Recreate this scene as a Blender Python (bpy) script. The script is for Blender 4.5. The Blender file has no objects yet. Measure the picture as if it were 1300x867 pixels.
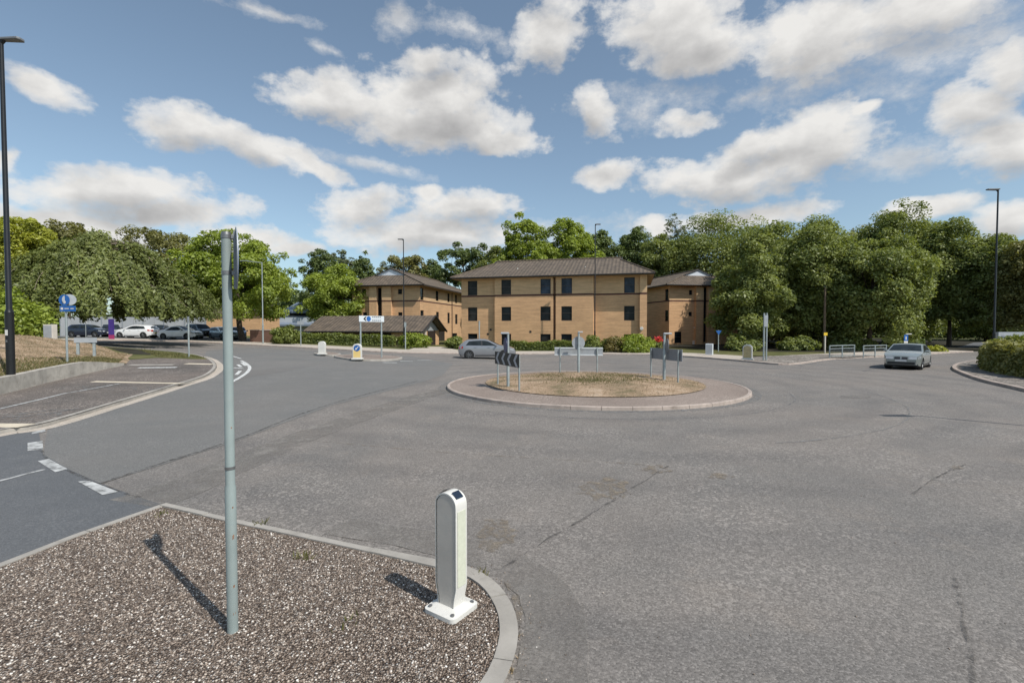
import bpy, bmesh, math, random
import numpy as np
from mathutils import Vector, Matrix

R = math.radians
scene = bpy.context.scene
col = scene.collection
rnd = random.Random(11)
nrng = np.random.default_rng(5)

# ------------------------------------------------------------------ camera
F = 622.0                      # focal length in photo pixels (1300 wide)
PITCH = R(1.65)
CH = 2.4
cam_d = bpy.data.cameras.new('camera')
cam = bpy.data.objects.new('camera', cam_d)
col.objects.link(cam)
cam.location = (0, 0, CH)
cam.rotation_euler = (R(90) - PITCH, 0, 0)
cam_d.sensor_width = 36
cam_d.lens = F / 1300 * 36
cam_d.clip_end = 5000
scene.camera = cam


def smooth(a):
    a = min(1, max(0, a))
    return a * a * (3 - 2 * a)


def T(x, y):                   # the terrain rises gently to the far left
    return 0.026 * min(45, max(0, -x)) * smooth((y - 15) / 17)


def ray(px, py):
    c = (px - 650) / F
    u = -(py - 433.5) / F
    return Vector((c, math.cos(PITCH) + u * math.sin(PITCH), -math.sin(PITCH) + u * math.cos(PITCH)))


def G(px, py, dz=0.0):         # ground point seen at a place of the photo
    d = ray(px, py)
    lo, hi = 0.5, 400.0
    for _ in range(60):
        m = (lo + hi) / 2
        p = d * m
        if CH + p.z > T(p.x, p.y) + dz:
            lo = m
        else:
            hi = m
    p = d * lo
    return Vector((p.x, p.y, CH + p.z))


def P(px, py, depth):          # point at a given distance
    d = ray(px, py)
    p = d * (depth / d.y)
    return Vector((p.x, p.y, CH + p.z))


def X(px, depth):
    return (px - 650) / F * depth


def Zp(py, depth):
    return P(650, py, depth).z


# ------------------------------------------------------------------ materials
def new_mat(name):
    m = bpy.data.materials.new(name)
    m.use_nodes = True
    nt = m.node_tree
    return m, nt, nt.nodes['Principled BSDF']


def N(nt, typ, **kw):
    n = nt.nodes.new(typ)
    for k, v in kw.items():
        setattr(n, k, v)
    return n


def L(nt, a, b):
    nt.links.new(a, b)


def ramp(nt, stops, fac, interp='LINEAR'):
    n = nt.nodes.new('ShaderNodeValToRGB')
    n.color_ramp.interpolation = interp
    e = n.color_ramp.elements
    while len(e) < len(stops):
        e.new(0.5)
    for i, (p, c) in enumerate(stops):
        e[i].position = p
        e[i].color = (*c, 1) if len(c) == 3 else c
    L(nt, fac, n.inputs['Fac'])
    return n.outputs['Color']


def noise(nt, vec, scale, detail=4, rough=0.55, dist=0.0):
    n = N(nt, 'ShaderNodeTexNoise')
    n.inputs['Scale'].default_value = scale
    n.inputs['Detail'].default_value = detail
    n.inputs['Roughness'].default_value = rough
    n.inputs['Distortion'].default_value = dist
    L(nt, vec, n.inputs['Vector'])
    return n.outputs['Fac']


def mixc(nt, fac, a, b, blend='MIX'):
    n = N(nt, 'ShaderNodeMix', data_type='RGBA', blend_type=blend)
    for sock, v in ((n.inputs[0], fac), (n.inputs[6], a), (n.inputs[7], b)):
        if isinstance(v, (int, float)):
            sock.default_value = v
        elif isinstance(v, tuple):
            sock.default_value = (*v, 1)
        else:
            L(nt, v, sock)
    return n.outputs[2]


def mth(nt, op, a, b=None, clamp=False):
    n = N(nt, 'ShaderNodeMath', operation=op, use_clamp=clamp)
    for s, v in zip(n.inputs, (a, b)):
        if v is None:
            continue
        if isinstance(v, (int, float)):
            s.default_value = v
        else:
            L(nt, v, s)
    return n.outputs[0]


def bump(nt, bs, h, strength=0.3, dist=0.02):
    n = N(nt, 'ShaderNodeBump')
    n.inputs['Strength'].default_value = strength
    n.inputs['Distance'].default_value = dist
    L(nt, h, n.inputs['Height'])
    L(nt, n.outputs[0], bs.inputs['Normal'])


def objco(nt):
    return N(nt, 'ShaderNodeTexCoord').outputs['Object']


def geoco(nt):
    return N(nt, 'ShaderNodeNewGeometry').outputs['Position']


def plain(name, c, rough=0.5, metal=0.0, vary=0.12, scale=3.0, coat=0.0, dirt=None, bumpy=0.0):
    m, nt, bs = new_mat(name)
    co = objco(nt)
    f = noise(nt, co, scale, 5, 0.6)
    a = tuple(max(0, v * (1 - vary * 1.6)) for v in c)
    b = tuple(min(1, v * (1 + vary)) for v in c)
    cc = ramp(nt, [(0.3, a), (0.7, b)], f)
    if dirt:
        d = noise(nt, co, scale * 2.3, 6, 0.7, 0.4)
        cc = mixc(nt, ramp(nt, [(0.52, (0, 0, 0)), (0.75, (0.8, 0.8, 0.8))], d), cc, dirt)
    L(nt, cc, bs.inputs['Base Color'])
    bs.inputs['Roughness'].default_value = rough
    bs.inputs['Metallic'].default_value = metal
    if coat:
        bs.inputs['Coat Weight'].default_value = coat
        bs.inputs['Coat Roughness'].default_value = 0.08
    if bumpy:
        bump(nt, bs, noise(nt, co, scale * 8, 4), bumpy, 0.01)
    return m


def asphalt(name, base, warm, pale, speck=70.0, contrast=1.0, rough=0.9, tracks=False):
    m, nt, bs = new_mat(name)
    co = geoco(nt)
    v = N(nt, 'ShaderNodeTexVoronoi')
    v.inputs['Scale'].default_value = speck
    L(nt, co, v.inputs['Vector'])
    sep = N(nt, 'ShaderNodeSeparateColor')
    L(nt, v.outputs['Color'], sep.inputs[0])
    k = contrast
    big = noise(nt, co, 0.22, 5, 0.6, 0.6)
    mid = noise(nt, co, 1.3, 6, 0.65, 0.3)
    c = mixc(nt, ramp(nt, [(0.38, (0, 0, 0)), (0.66, (1, 1, 1))], big), base, warm)
    c = mixc(nt, ramp(nt, [(0.5, (0, 0, 0)), (0.85, (0.55, 0.55, 0.55))], mid), c, pale)
    if tracks:
        # polished wheel tracks and oily lanes round the island
        vd = N(nt, 'ShaderNodeVectorMath', operation='DISTANCE')
        L(nt, co, vd.inputs[0])
        vd.inputs[1].default_value = (2.9, 21.4, 0)
        rr = mth(nt, 'ADD', vd.outputs['Value'], mth(nt, 'MULTIPLY', noise(nt, co, .18, 3), 2.2))
        band = mth(nt, 'SINE', mth(nt, 'MULTIPLY', rr, 3.4))
        tr = mth(nt, 'MULTIPLY', mth(nt, 'MULTIPLY', mth(nt, 'ADD', band, 1.0), .5), noise(nt, co, .35, 4, .6))
        c = mixc(nt, ramp(nt, [(.22, (0, 0, 0)), (.62, (.75, .75, .75))], tr), c, mixc(nt, 1.0, c, (.80, .81, .83), 'MULTIPLY'))
        spots = noise(nt, co, 2.6, 3, .5)
        c = mixc(nt, ramp(nt, [(.70, (0, 0, 0)), (.78, (.5, .5, .5))], spots), c, mixc(nt, 1.0, c, (.66, .65, .64), 'MULTIPLY'))
        dusty = noise(nt, co, .75, 7, .7, .5)
        c = mixc(nt, ramp(nt, [(.56, (0, 0, 0)), (.74, (.5, .5, .5))], dusty), c, (.255, .218, .185))
    # pale, loose patches of bigger worn stone
    v2 = N(nt, 'ShaderNodeTexVoronoi')
    v2.inputs['Scale'].default_value = speck * 0.45
    L(nt, co, v2.inputs['Vector'])
    sep2 = N(nt, 'ShaderNodeSeparateColor')
    L(nt, v2.outputs['Color'], sep2.inputs[0])
    pick = mth(nt, 'MULTIPLY', ramp(nt, [(0.74, (0, 0, 0)), (0.86, (1, 1, 1))], sep2.outputs[1]),
               ramp(nt, [(0.42, (0, 0, 0)), (0.62, (0.8 * k, 0.8 * k, 0.8 * k))], noise(nt, co, 0.5, 4, 0.6)))
    gr = ramp(nt, [(0.0, (1 - .62 * k,) * 3), (0.45, (1 - .1 * k,) * 3), (0.8, (1 + .28 * k,) * 3), (1, (1 + .95 * k,) * 3)], sep.outputs[0])
    c = mixc(nt, 1.0, c, gr, 'MULTIPLY')
    c = mixc(nt, pick, c, tuple(min(1, p * 1.7) for p in pale))
    L(nt, c, bs.inputs['Base Color'])
    bs.inputs['Roughness'].default_value = rough
    bs.inputs['Specular IOR Level'].default_value = 0.25
    h = mth(nt, 'SUBTRACT', 1.0, v.outputs['Distance'])
    bump(nt, bs, h, 0.55 * k, 0.012)
    return m


PEBBLE = [(0.0, (.085, .068, .056)), (0.2, (.155, .119, .094)), (0.42, (.250, .194, .153)), (0.68, (.360, .290, .235)),
          (0.86, (.52, .445, .375)), (0.97, (.74, .69, .63))]


def gravel_mat():
    m, nt, bs = new_mat('pebble_gravel')
    co = geoco(nt)
    v = N(nt, 'ShaderNodeTexVoronoi')
    v.inputs['Scale'].default_value = 68
    v.inputs['Randomness'].default_value = 1.0
    L(nt, co, v.inputs['Vector'])
    sep = N(nt, 'ShaderNodeSeparateColor')
    L(nt, v.outputs['Color'], sep.inputs[0])
    c = ramp(nt, PEBBLE, sep.outputs[0])
    warm = mixc(nt, mth(nt, 'MULTIPLY', sep.outputs[1], 0.30), c, (.27, .185, .130))
    gap = ramp(nt, [(0.40, (1, 1, 1)), (0.75, (.30, .26, .235))], v.outputs['Distance'])
    c = mixc(nt, 1.0, warm, gap, 'MULTIPLY')
    big = noise(nt, co, 1.1, 4, 0.6)
    c = mixc(nt, ramp(nt, [(0.5, (0, 0, 0)), (0.8, (.5, .5, .5))], big), c, mixc(nt, 1.0, c, (.8, .68, .56), 'MULTIPLY'))
    L(nt, c, bs.inputs['Base Color'])
    bs.inputs['Roughness'].default_value = 0.75
    bs.inputs['Specular IOR Level'].default_value = 0.3
    bump(nt, bs, mth(nt, 'SUBTRACT', 1.0, v.outputs['Distance']), 1.0, 0.03)
    return m


def ground_mat(name, stops, scale=0.6, fine=25.0, bumpy=0.5):
    m, nt, bs = new_mat(name)
    co = geoco(nt)
    a = noise(nt, co, scale, 7, 0.65, 0.5)
    b = noise(nt, co, fine, 5, 0.7)
    f = mth(nt, 'ADD', mth(nt, 'MULTIPLY', a, 0.65), mth(nt, 'MULTIPLY', b, 0.35))
    L(nt, ramp(nt, stops, f), bs.inputs['Base Color'])
    bs.inputs['Roughness'].default_value = 0.95
    bs.inputs['Specular IOR Level'].default_value = 0.1
    bump(nt, bs, b, bumpy, 0.05)
    return m


def brick_mat(name, c, mortar, dark=0.25):
    m, nt, bs = new_mat(name)
    uv = N(nt, 'ShaderNodeUVMap').outputs[0]
    b = N(nt, 'ShaderNodeTexBrick')
    b.inputs['Scale'].default_value = 1.0
    b.inputs['Brick Width'].default_value = 0.225
    b.inputs['Row Height'].default_value = 0.075
    b.inputs['Mortar Size'].default_value = 0.008
    b.inputs['Color1'].default_value = (*c, 1)
    b.inputs['Color2'].default_value = (*[v * (1 - dark) for v in c], 1)
    b.inputs['Mortar'].default_value = (*mortar, 1)
    L(nt, uv, b.inputs['Vector'])
    mp = N(nt, 'ShaderNodeMapping')
    mp.inputs['Scale'].default_value = (0.5, 4.5, 1)
    L(nt, uv, mp.inputs['Vector'])
    f = noise(nt, mp.outputs[0], 1.0, 5, 0.65)
    f2 = noise(nt, uv, 0.35, 4, 0.6)
    cc = mixc(nt, 1.0, b.outputs['Color'], ramp(nt, [(0.3, (.8, .78, .76)), (0.7, (1.12, 1.1, 1.06))], f), 'MULTIPLY')
    cc = mixc(nt, 1.0, cc, ramp(nt, [(0.3, (.88, .87, .86)), (0.7, (1.06, 1.05, 1.04))], f2), 'MULTIPLY')
    L(nt, cc, bs.inputs['Base Color'])
    bs.inputs['Roughness'].default_value = 0.9
    bump(nt, bs, b.outputs['Fac'], 0.4, -0.01)
    return m


def tile_mat(name, c):
    m, nt, bs = new_mat(name)
    uv = N(nt, 'ShaderNodeUVMap').outputs[0]
    sep = N(nt, 'ShaderNodeSeparateXYZ')
    L(nt, uv, sep.inputs[0])
    colw = mth(nt, 'ABSOLUTE', mth(nt, 'SUBTRACT', mth(nt, 'FRACT', mth(nt, 'MULTIPLY', sep.outputs[0], 1 / 0.42)), 0.5))
    row = mth(nt, 'FRACT', mth(nt, 'MULTIPLY', sep.outputs[1], 1 / 0.34))
    b = N(nt, 'ShaderNodeTexBrick')
    b.offset = 0
    b.inputs['Scale'].default_value = 1
    b.inputs['Brick Width'].default_value = 0.42
    b.inputs['Row Height'].default_value = 0.34
    b.inputs['Mortar Size'].default_value = 0.0
    b.inputs['Color1'].default_value = (*[v * 1.15 for v in c], 1)
    b.inputs['Color2'].default_value = (*[v * 0.72 for v in c], 1)
    L(nt, uv, b.inputs['Vector'])
    f = noise(nt, uv, 0.8, 6, 0.7)
    cc = mixc(nt, 1.0, b.outputs['Color'], ramp(nt, [(0.3, (.72, .72, .74)), (0.7, (1.2, 1.17, 1.1))], f), 'MULTIPLY')
    L(nt, cc, bs.inputs['Base Color'])
    bs.inputs['Roughness'].default_value = 0.85
    h = mth(nt, 'ADD', mth(nt, 'MULTIPLY', colw, 2.0), mth(nt, 'MULTIPLY', row, -0.7))
    bump(nt, bs, h, 1.0, 0.06)
    return m


def leaf_mat(name, dark, light, trans=0.35):
    m = bpy.data.materials.new(name)
    m.use_nodes = True
    nt = m.node_tree
    nt.nodes.clear()
    out = N(nt, 'ShaderNodeOutputMaterial')
    at = N(nt, 'ShaderNodeAttribute', attribute_name='tint')
    c = ramp(nt, [(0.0, dark), (1.0, light)], at.outputs['Fac'])
    d = N(nt, 'ShaderNodeBsdfDiffuse')
    t = N(nt, 'ShaderNodeBsdfTranslucent')
    g = N(nt, 'ShaderNodeBsdfGlossy')
    g.inputs['Roughness'].default_value = 0.5
    g.inputs['Color'].default_value = (.5, .5, .5, 1)
    L(nt, c, d.inputs['Color'])
    L(nt, mixc(nt, 1.0, c, (1.0, 1.0, .45), 'MULTIPLY'), t.inputs['Color'])
    mx = N(nt, 'ShaderNodeMixShader')
    mx.inputs[0].default_value = trans
    L(nt, d.outputs[0], mx.inputs[1])
    L(nt, t.outputs[0], mx.inputs[2])
    mx2 = N(nt, 'ShaderNodeMixShader')
    mx2.inputs[0].default_value = 0.05
    L(nt, mx.outputs[0], mx2.inputs[1])
    L(nt, g.outputs[0], mx2.inputs[2])
    L(nt, mx2.outputs[0], out.inputs[0])
    return m


def glass_mat(name, c=(.012, .016, .02), rough=0.06):
    m, nt, bs = new_mat(name)
    co = objco(nt)
    f = noise(nt, co, 1.2, 3)
    L(nt, ramp(nt, [(0.35, c), (0.7, tuple(v * 2.6 for v in c))], f), bs.inputs['Base Color'])
    bs.inputs['Roughness'].default_value = rough
    bs.inputs['Specular IOR Level'].default_value = 0.16
    return m


M = {}
M['asphalt'] = asphalt('worn_asphalt', (.166, .154, .143), (.198, .176, .158), (.240, .217, .197), 68, 0.50, tracks=True)
M['asphalt_smooth'] = asphalt('smooth_asphalt', (.150, .148, .143), (.168, .160, .151), (.20, .19, .18), 90, 0.38)
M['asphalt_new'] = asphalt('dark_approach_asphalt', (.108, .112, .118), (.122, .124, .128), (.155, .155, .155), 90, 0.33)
M['asphalt_patch'] = asphalt('repair_asphalt', (.146, .140, .134), (.160, .150, .141), (.19, .18, .168), 90, 0.36)
M['footway'] = asphalt('footway_tarmac', (.112, .099, .090), (.165, .138, .12), (.24, .205, .18), 60, 0.8)
M['pave_pale'] = asphalt('pale_pavement', (.40, .35, .295), (.46, .40, .34), (.52, .47, .41), 60, 0.3)
M['pave_brown'] = asphalt('overrun_paving', (.215, .172, .146), (.255, .205, .175), (.30, .255, .22), 60, 0.45)
M['pebble_far'] = asphalt('pebbled_island', (.155, .135, .12), (.2, .175, .15), (.36, .33, .29), 20, 0.9)
M['gravel'] = gravel_mat()
pm_, nt_, bs_ = new_mat('loose_pebbles')
L(nt_, ramp(nt_, PEBBLE, N(nt_, 'ShaderNodeAttribute', attribute_name='tint').outputs['Fac']), bs_.inputs['Base Color'])
bs_.inputs['Roughness'].default_value = .7
M['pebbles'] = pm_
M['kerb'] = plain('kerb_concrete', (.345, .318, .282), .85, vary=.14, scale=2.2, dirt=(.22, .195, .165), bumpy=.25)
M['kerb_brown'] = plain('stained_kerb_concrete', (.40, .33, .285), .85, vary=.16, scale=1.6, dirt=(.17, .135, .11), bumpy=.25)
M['concrete'] = plain('wall_concrete', (.43, .395, .345), .9, vary=.18, scale=1.6, dirt=(.20, .175, .145), bumpy=.3)
M['dry'] = ground_mat('dry_grass', [(0.34, (.11, .105, .05)), (0.45, (.225, .170, .110)), (0.54, (.36, .255, .172)), (0.68, (.47, .38, .29))], 0.9, 14)
M['dry_green'] = ground_mat('part_green_grass', [(0.3, (.07, .085, .03)), (0.5, (.20, .175, .085)), (0.75, (.36, .28, .15))], 0.7, 26)
M['lawn'] = ground_mat('verge_grass', [(0.25, (.04, .05, .018)), (0.5, (.11, .112, .045)), (0.75, (.24, .20, .105))], 0.5, 22)
M['soil_shade'] = ground_mat('dark_soil_and_shade', [(0.3, (.018, .018, .014)), (0.55, (.045, .042, .032)), (0.8, (.11, .10, .06))], 0.9, 18)  # dark earth tone, also laid as painted shade on the verge
M['ground'] = ground_mat('field_ground', [(0.3, (.035, .045, .018)), (0.55, (.075, .078, .035)), (0.8, (.15, .13, .07))], 0.25, 8)
M['dust'] = ground_mat('loose_grit', [(0.3, (.20, .165, .13)), (0.55, (.28, .235, .185)), (0.8, (.36, .31, .25))], 3.0, 60, .4)
M['crack'] = ground_mat('crack_filler', [(0.3, (.045, .043, .042)), (0.6, (.085, .08, .075)), (0.8, (.16, .145, .13))], 4.0, 40, .5)


def torn(m, scale, lo, hi):
    """let the surface below show through where the layer has worn away"""
    nt = m.node_tree
    bs = nt.nodes['Principled BSDF']
    f = noise(nt, geoco(nt), scale, 7, .72, .3)
    L(nt, ramp(nt, [(lo, (0, 0, 0)), (hi, (1, 1, 1))], f), bs.inputs['Alpha'])
    return m


M['crack_line'] = torn(ground_mat('weathered_crack', [(0.3, (.085, .080, .075)), (0.6, (.13, .12, .112)), (0.8, (.18, .165, .15))], 4.0, 40, .5), 7, .42, .68)
M['dust'] = torn(M['dust'], 7, .44, .66)
M['asphalt_worn'] = torn(asphalt('worn_patch_asphalt', (.168, .158, .148), (.186, .172, .159), (.22, .205, .19), 90, 0.3), 1.6, .34, .52)


def worn_paint():
    m, nt, bs = new_mat('worn_road_paint')
    co = geoco(nt)
    f = noise(nt, co, 9, 7, 0.75, 0.2)
    L(nt, ramp(nt, [(0.36, (.20, .20, .195)), (0.52, (.60, .60, .58)), (0.7, (.74, .74, .71))], f), bs.inputs['Base Color'])
    bs.inputs['Roughness'].default_value = 0.8
    return m


def faint_paint():
    m, nt, bs = new_mat('faint_road_paint')
    co = geoco(nt)
    f = noise(nt, co, 6, 7, 0.75, 0.2)
    L(nt, ramp(nt, [(0.40, (.165, .163, .16)), (0.62, (.27, .265, .255)), (0.8, (.42, .41, .40))], f), bs.inputs['Base Color'])
    bs.inputs['Roughness'].default_value = 0.8
    return m


M['paint'] = worn_paint()
M['paint_torn'] = torn(plain('thin_road_paint', (.42, .42, .41), .8, vary=.3, scale=6), 6, .26, .50)
M['faint'] = torn(faint_paint(), 5, .40, .70)
M['cream'] = plain('cream_tactile', (.60, .52, .40), .8, vary=.1, scale=2)
M['brick'] = brick_mat('orange_buff_brick', (.66, .40, .215), (.56, .42, .28), .12)
M['brick_top'] = brick_mat('yellow_buff_brick', (.68, .455, .25), (.57, .44, .30), .10)
M['brick_dark'] = brick_mat('dark_red_brick_course', (.11, .045, .035), (.12, .07, .06), .2)
M['brick_red'] = brick_mat('brown_brick', (.17, .085, .06), (.2, .14, .11), .25)
M['tile'] = tile_mat('brown_roof_tiles', (.128, .099, .074))
M['fascia'] = plain('dark_fascia', (.03, .026, .024), .6)
M['soffit'] = plain('timber_soffit', (.36, .25, .15), .7)
M['glass'] = glass_mat('dark_window_glass', (.006, .008, .010))
M['glass_sky_tint'] = glass_mat('sky_tinted_window_glass', (.022, .030, .045))  # bluer base colour stands in for sky reflected in the panes
M['glass_dim'] = glass_mat('curtained_window_glass', (.014, .014, .014))
M['wframe'] = plain('brown_window_frame', (.035, .026, .022), .5)
M['louvre'] = plain('pale_gable_louvre', (.62, .66, .72), .6, vary=.05)
M['pipe'] = plain('brown_downpipe', (.09, .05, .035), .5)
M['black'] = plain('black_painted_steel', (.012, .012, .013), .38, vary=.2)
M['galv'] = plain('galvanised_steel', (.36, .40, .40), .5, .35, vary=.12, scale=5, dirt=(.27, .27, .25))
M['pole'] = plain('grey_green_pole_paint', (.255, .300, .290), .5, vary=.10, scale=2.2, dirt=(.27, .29, .27), bumpy=.08)
M['signback'] = plain('grey_sign_back', (.37, .39, .41), .55, .2, vary=.08, scale=4)
M['signback_dark'] = plain('dark_and_shaded_sign_back', (.24, .255, .28), .55, .2, vary=.1, scale=4)  # darker copy of the sign grey, carries the right board's shade
M['white'] = plain('white_plastic', (.66, .64, .595), .45, vary=.05, scale=3, dirt=(.52, .50, .46))
M['offwhite'] = plain('pale_plastic', (.58, .53, .47), .4, vary=.08, scale=3, dirt=(.5, .475, .43))
M['reflect'] = plain('pale_green_reflector', (.60, .61, .49), .45, vary=.05, scale=30)
M['signgrey'] = plain('pale_grey_sign_face', (.62, .65, .67), .4, vary=.04)
M['signblack'] = plain('black_sign_face', (.02, .02, .021), .45, vary=.2)
M['chev'] = plain('grey_chevron_face', (.42, .42, .44), .45, vary=.08)
M['blue'] = plain('blue_sign_face', (.018, .11, .36), .4, vary=.05)
M['navy'] = plain('navy_sign_face', (.02, .035, .14), .35, vary=.1)
M['yellow'] = plain('yellow_plastic', (.80, .58, .22), .45, vary=.06)
M['yellow_sign'] = plain('yellow_sign_face', (.75, .50, .03), .45, vary=.06)
M['gold'] = plain('faded_ochre_plastic', (.48, .39, .20), .5, vary=.15, scale=6)
M['purple'] = plain('purple_sign_face', (.06, .03, .22), .45, vary=.1)
M['magenta'] = plain('magenta_sign_face', (.35, .03, .13), .45, vary=.1)
M['solar'] = plain('solar_cell', (.02, .03, .05), .15, vary=.2)
M['bolt'] = plain('bolt_steel', (.22, .22, .22), .4, .6)
M['rust'] = plain('rust_stain', (.25, .10, .04), .8, vary=.3, scale=20)
M['timber'] = plain('weathered_timber', (.16, .11, .07), .8, vary=.25, scale=6)
M['steelwall'] = plain('grey_steel_cladding', (.43, .44, .45), .6, vary=.06, scale=.6)
M['metalroof'] = plain('blue_grey_metal_roof', (.20, .24, .30), .45, .2, vary=.08, scale=.5)
M['clad'] = plain('light_cladding', (.42, .45, .48), .6, vary=.08, scale=.5)
M['bark'] = plain('tree_bark', (.085, .062, .045), .95, vary=.3, scale=4, bumpy=.5)
M['bark_pale'] = plain('pale_bark', (.27, .215, .165), .95, vary=.25, scale=4, bumpy=.4)
M['tyre'] = plain('tyre_rubber', (.018, .018, .018), .85, vary=.2)
M['rim'] = plain('wheel_alloy', (.13, .135, .14), .45, .3, vary=.08)
M['trim'] = plain('black_car_trim', (.018, .018, .02), .5, vary=.1)
M['carglass'] = glass_mat('car_glass', (.014, .018, .02), .04)
M['lamp'] = plain('headlamp_lens', (.33, .35, .37), .1, vary=.1, scale=15)
M['tail'] = plain('tail_lamp_lens', (.42, .02, .015), .2, vary=.1)
M['plate_w'] = plain('white_number_plate', (.72, .70, .68), .4, vary=.03)
M['plate_y'] = plain('yellow_number_plate', (.75, .60, .08), .4, vary=.03)
M['flower'] = plain('red_petals', (.75, .035, .04), .6, vary=.2, scale=10)
M['lum'] = plain('grey_luminaire', (.16, .165, .17), .5, vary=.1)
for nm, c in (('silver', (.27, .275, .29)), ('grey_green', (.30, .33, .315)), ('white', (.80, .80, .80)), ('navy', (.012, .018, .04)),
              ('black', (.012, .013, .018)), ('blue', (.02, .08, .25)), ('steel', (.18, .24, .29))):
    M['car_' + nm] = plain('car_paint_' + nm, c, .24, .35 if nm in ('silver', 'grey_green', 'steel') else 0, vary=.04, scale=1.2, coat=.8)
LEAF = {
    'mid': leaf_mat('mid_green_leaves', (0.116, 0.152, 0.041), (0.374, 0.413, 0.129), .4),
    'dark': leaf_mat('dark_green_leaves', (0.070, 0.105, 0.034), (0.220, 0.272, 0.087), .3),
    'bright': leaf_mat('bright_green_leaves', (0.161, 0.220, 0.029), (0.438, 0.514, 0.094), .45),
    'yellow': leaf_mat('yellow_green_leaves', (0.244, 0.276, 0.033), (0.592, 0.589, 0.110), .45),
    'olive': leaf_mat('olive_brown_leaves', (0.129, 0.132, 0.041), (0.327, 0.307, 0.108)),
    'weep': leaf_mat('weeping_tree_leaves', (0.075, 0.095, 0.028), (0.300, 0.335, 0.100)),
    'grey': leaf_mat('grey_green_leaves', (0.119, 0.144, 0.084), (0.277, 0.300, 0.180)),
    'hedge': leaf_mat('hedge_leaves', (0.112, 0.144, 0.034), (0.317, 0.356, 0.096), .4),
    'hedge_dry': leaf_mat('dry_hedge_leaves', (.15, .165, .045), (.42, .385, .14), .35),
    'straw': leaf_mat('straw_blades', (0.200, 0.150, 0.090), (0.480, 0.370, 0.240), .2),
    'grass': leaf_mat('grass_blades', (0.075, 0.085, 0.025), (0.250, 0.220, 0.090), .3),
    'rust': leaf_mat('brown_tinted_leaves', (.115, .105, .03), (.30, .24, .08)),
}


# ------------------------------------------------------------------ object helpers
def tag(o, label=None, cat=None, group=None, kind=None):
    for k, v in (('label', label), ('category', cat), ('group', group), ('kind', kind)):
        if v:
            o[k] = v
    return o


def empty(name, loc, label=None, cat=None, group=None, rz=0.0):
    o = bpy.data.objects.new(name, None)
    o.empty_display_size = 0.2
    col.objects.link(o)
    o.location = loc
    o.rotation_euler = (0, 0, rz)
    return tag(o, label, cat, group)


class MB:
    """collects shapes, builds ONE mesh object; a matrix places the next shapes"""

    def __init__(s, mat=None):
        s.v, s.f, s.m = [], [], []
        s.mats = [mat] if mat else []
        s.cur = 0
        s.M = Matrix()

    def use(s, mat):
        if mat not in s.mats:
            s.mats.append(mat)
        s.cur = s.mats.index(mat)
        return s

    def add(s, vs, fs):
        o = len(s.v)
        s.v += [tuple(s.M @ Vector(p)) for p in vs]
        s.f += [tuple(i + o for i in f) for f in fs]
        s.m += [s.cur] * len(fs)
        return s

    def box(s, x0, x1, y0, y1, z0, z1):
        vs = [(x, y, z) for z in (z0, z1) for y in (y0, y1) for x in (x0, x1)]
        return s.add(vs, [(0, 2, 3, 1), (4, 5, 7, 6), (0, 1, 5, 4), (2, 6, 7, 3), (0, 4, 6, 2), (1, 3, 7, 5)])

    def prism(s, poly, z0, z1):
        n = len(poly)
        a = sum(poly[i][0] * poly[(i + 1) % n][1] - poly[(i + 1) % n][0] * poly[i][1] for i in range(n))
        if a < 0:
            poly = list(reversed(poly))
        vs = [(p[0], p[1], z0) for p in poly] + [(p[0], p[1], z1) for p in poly]
        fs = [tuple(range(n - 1, -1, -1)), tuple(range(n, 2 * n))]
        fs += [(i, (i + 1) % n, n + (i + 1) % n, n + i) for i in range(n)]
        return s.add(vs, fs)

    def tube(s, pts, radii, n=10, caps=True):
        pts = [Vector(p) for p in pts]
        if isinstance(radii, (int, float)):
            radii = [radii] * len(pts)
        vs, fs = [], []
        ref = None
        for i, p in enumerate(pts):
            d = (pts[min(i + 1, len(pts) - 1)] - pts[max(i - 1, 0)]).normalized()
            if ref is None:
                ref = d.orthogonal().normalized()
            a = (ref - d * ref.dot(d)).normalized()
            ref = a
            b = d.cross(a)
            for k in range(n):
                t = 2 * math.pi * k / n
                vs.append(p + (a * math.cos(t) + b * math.sin(t)) * radii[i])
        for i in range(len(pts) - 1):
            for k in range(n):
                k2 = (k + 1) % n
                fs.append((i * n + k, i * n + k2, (i + 1) * n + k2, (i + 1) * n + k))
        if caps:
            fs.append(tuple(range(n - 1, -1, -1)))
            fs.append(tuple((len(pts) - 1) * n + k for k in range(n)))
        return s.add(vs, fs)

    def disc(s, c, nrm, r, thick, n=28):
        c, nrm = Vector(c), Vector(nrm).normalized()
        return s.tube([c - nrm * thick / 2, c + nrm * thick / 2], r, n)

    def build(s, name, parent=None, smooth=None, bevel=0.0):
        me = bpy.data.meshes.new(name)
        me.from_pydata(s.v, [], s.f)
        for m in s.mats:
            me.materials.append(m)
        me.polygons.foreach_set('material_index', s.m)
        uvs(me)
        if smooth is not None:
            me.polygons.foreach_set('use_smooth', [True] * len(me.polygons))
            me.set_sharp_from_angle(angle=R(smooth))
        me.update()
        o = bpy.data.objects.new(name, me)
        col.objects.link(o)
        if parent:
            o.parent = parent
        if bevel:
            b = o.modifiers.new('bevel', 'BEVEL')
            b.width = bevel
            b.segments = 2
            b.limit_method = 'ANGLE'
        return o


def uvs(me):
    lay = me.uv_layers.new(name='UVMap')
    data = np.zeros(len(me.loops) * 2, dtype=np.float32)
    up = Vector((0, 0, 1))
    for p in me.polygons:
        n = p.normal
        h = up.cross(n)
        h = Vector((1, 0, 0)) if h.length < 1e-3 else h.normalized()
        v = n.cross(h)
        for li in p.loop_indices:
            co = me.vertices[me.loops[li].vertex_index].co
            data[2 * li] = co.dot(h)
            data[2 * li + 1] = co.dot(v)
    lay.data.foreach_set('uv', data)


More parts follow.
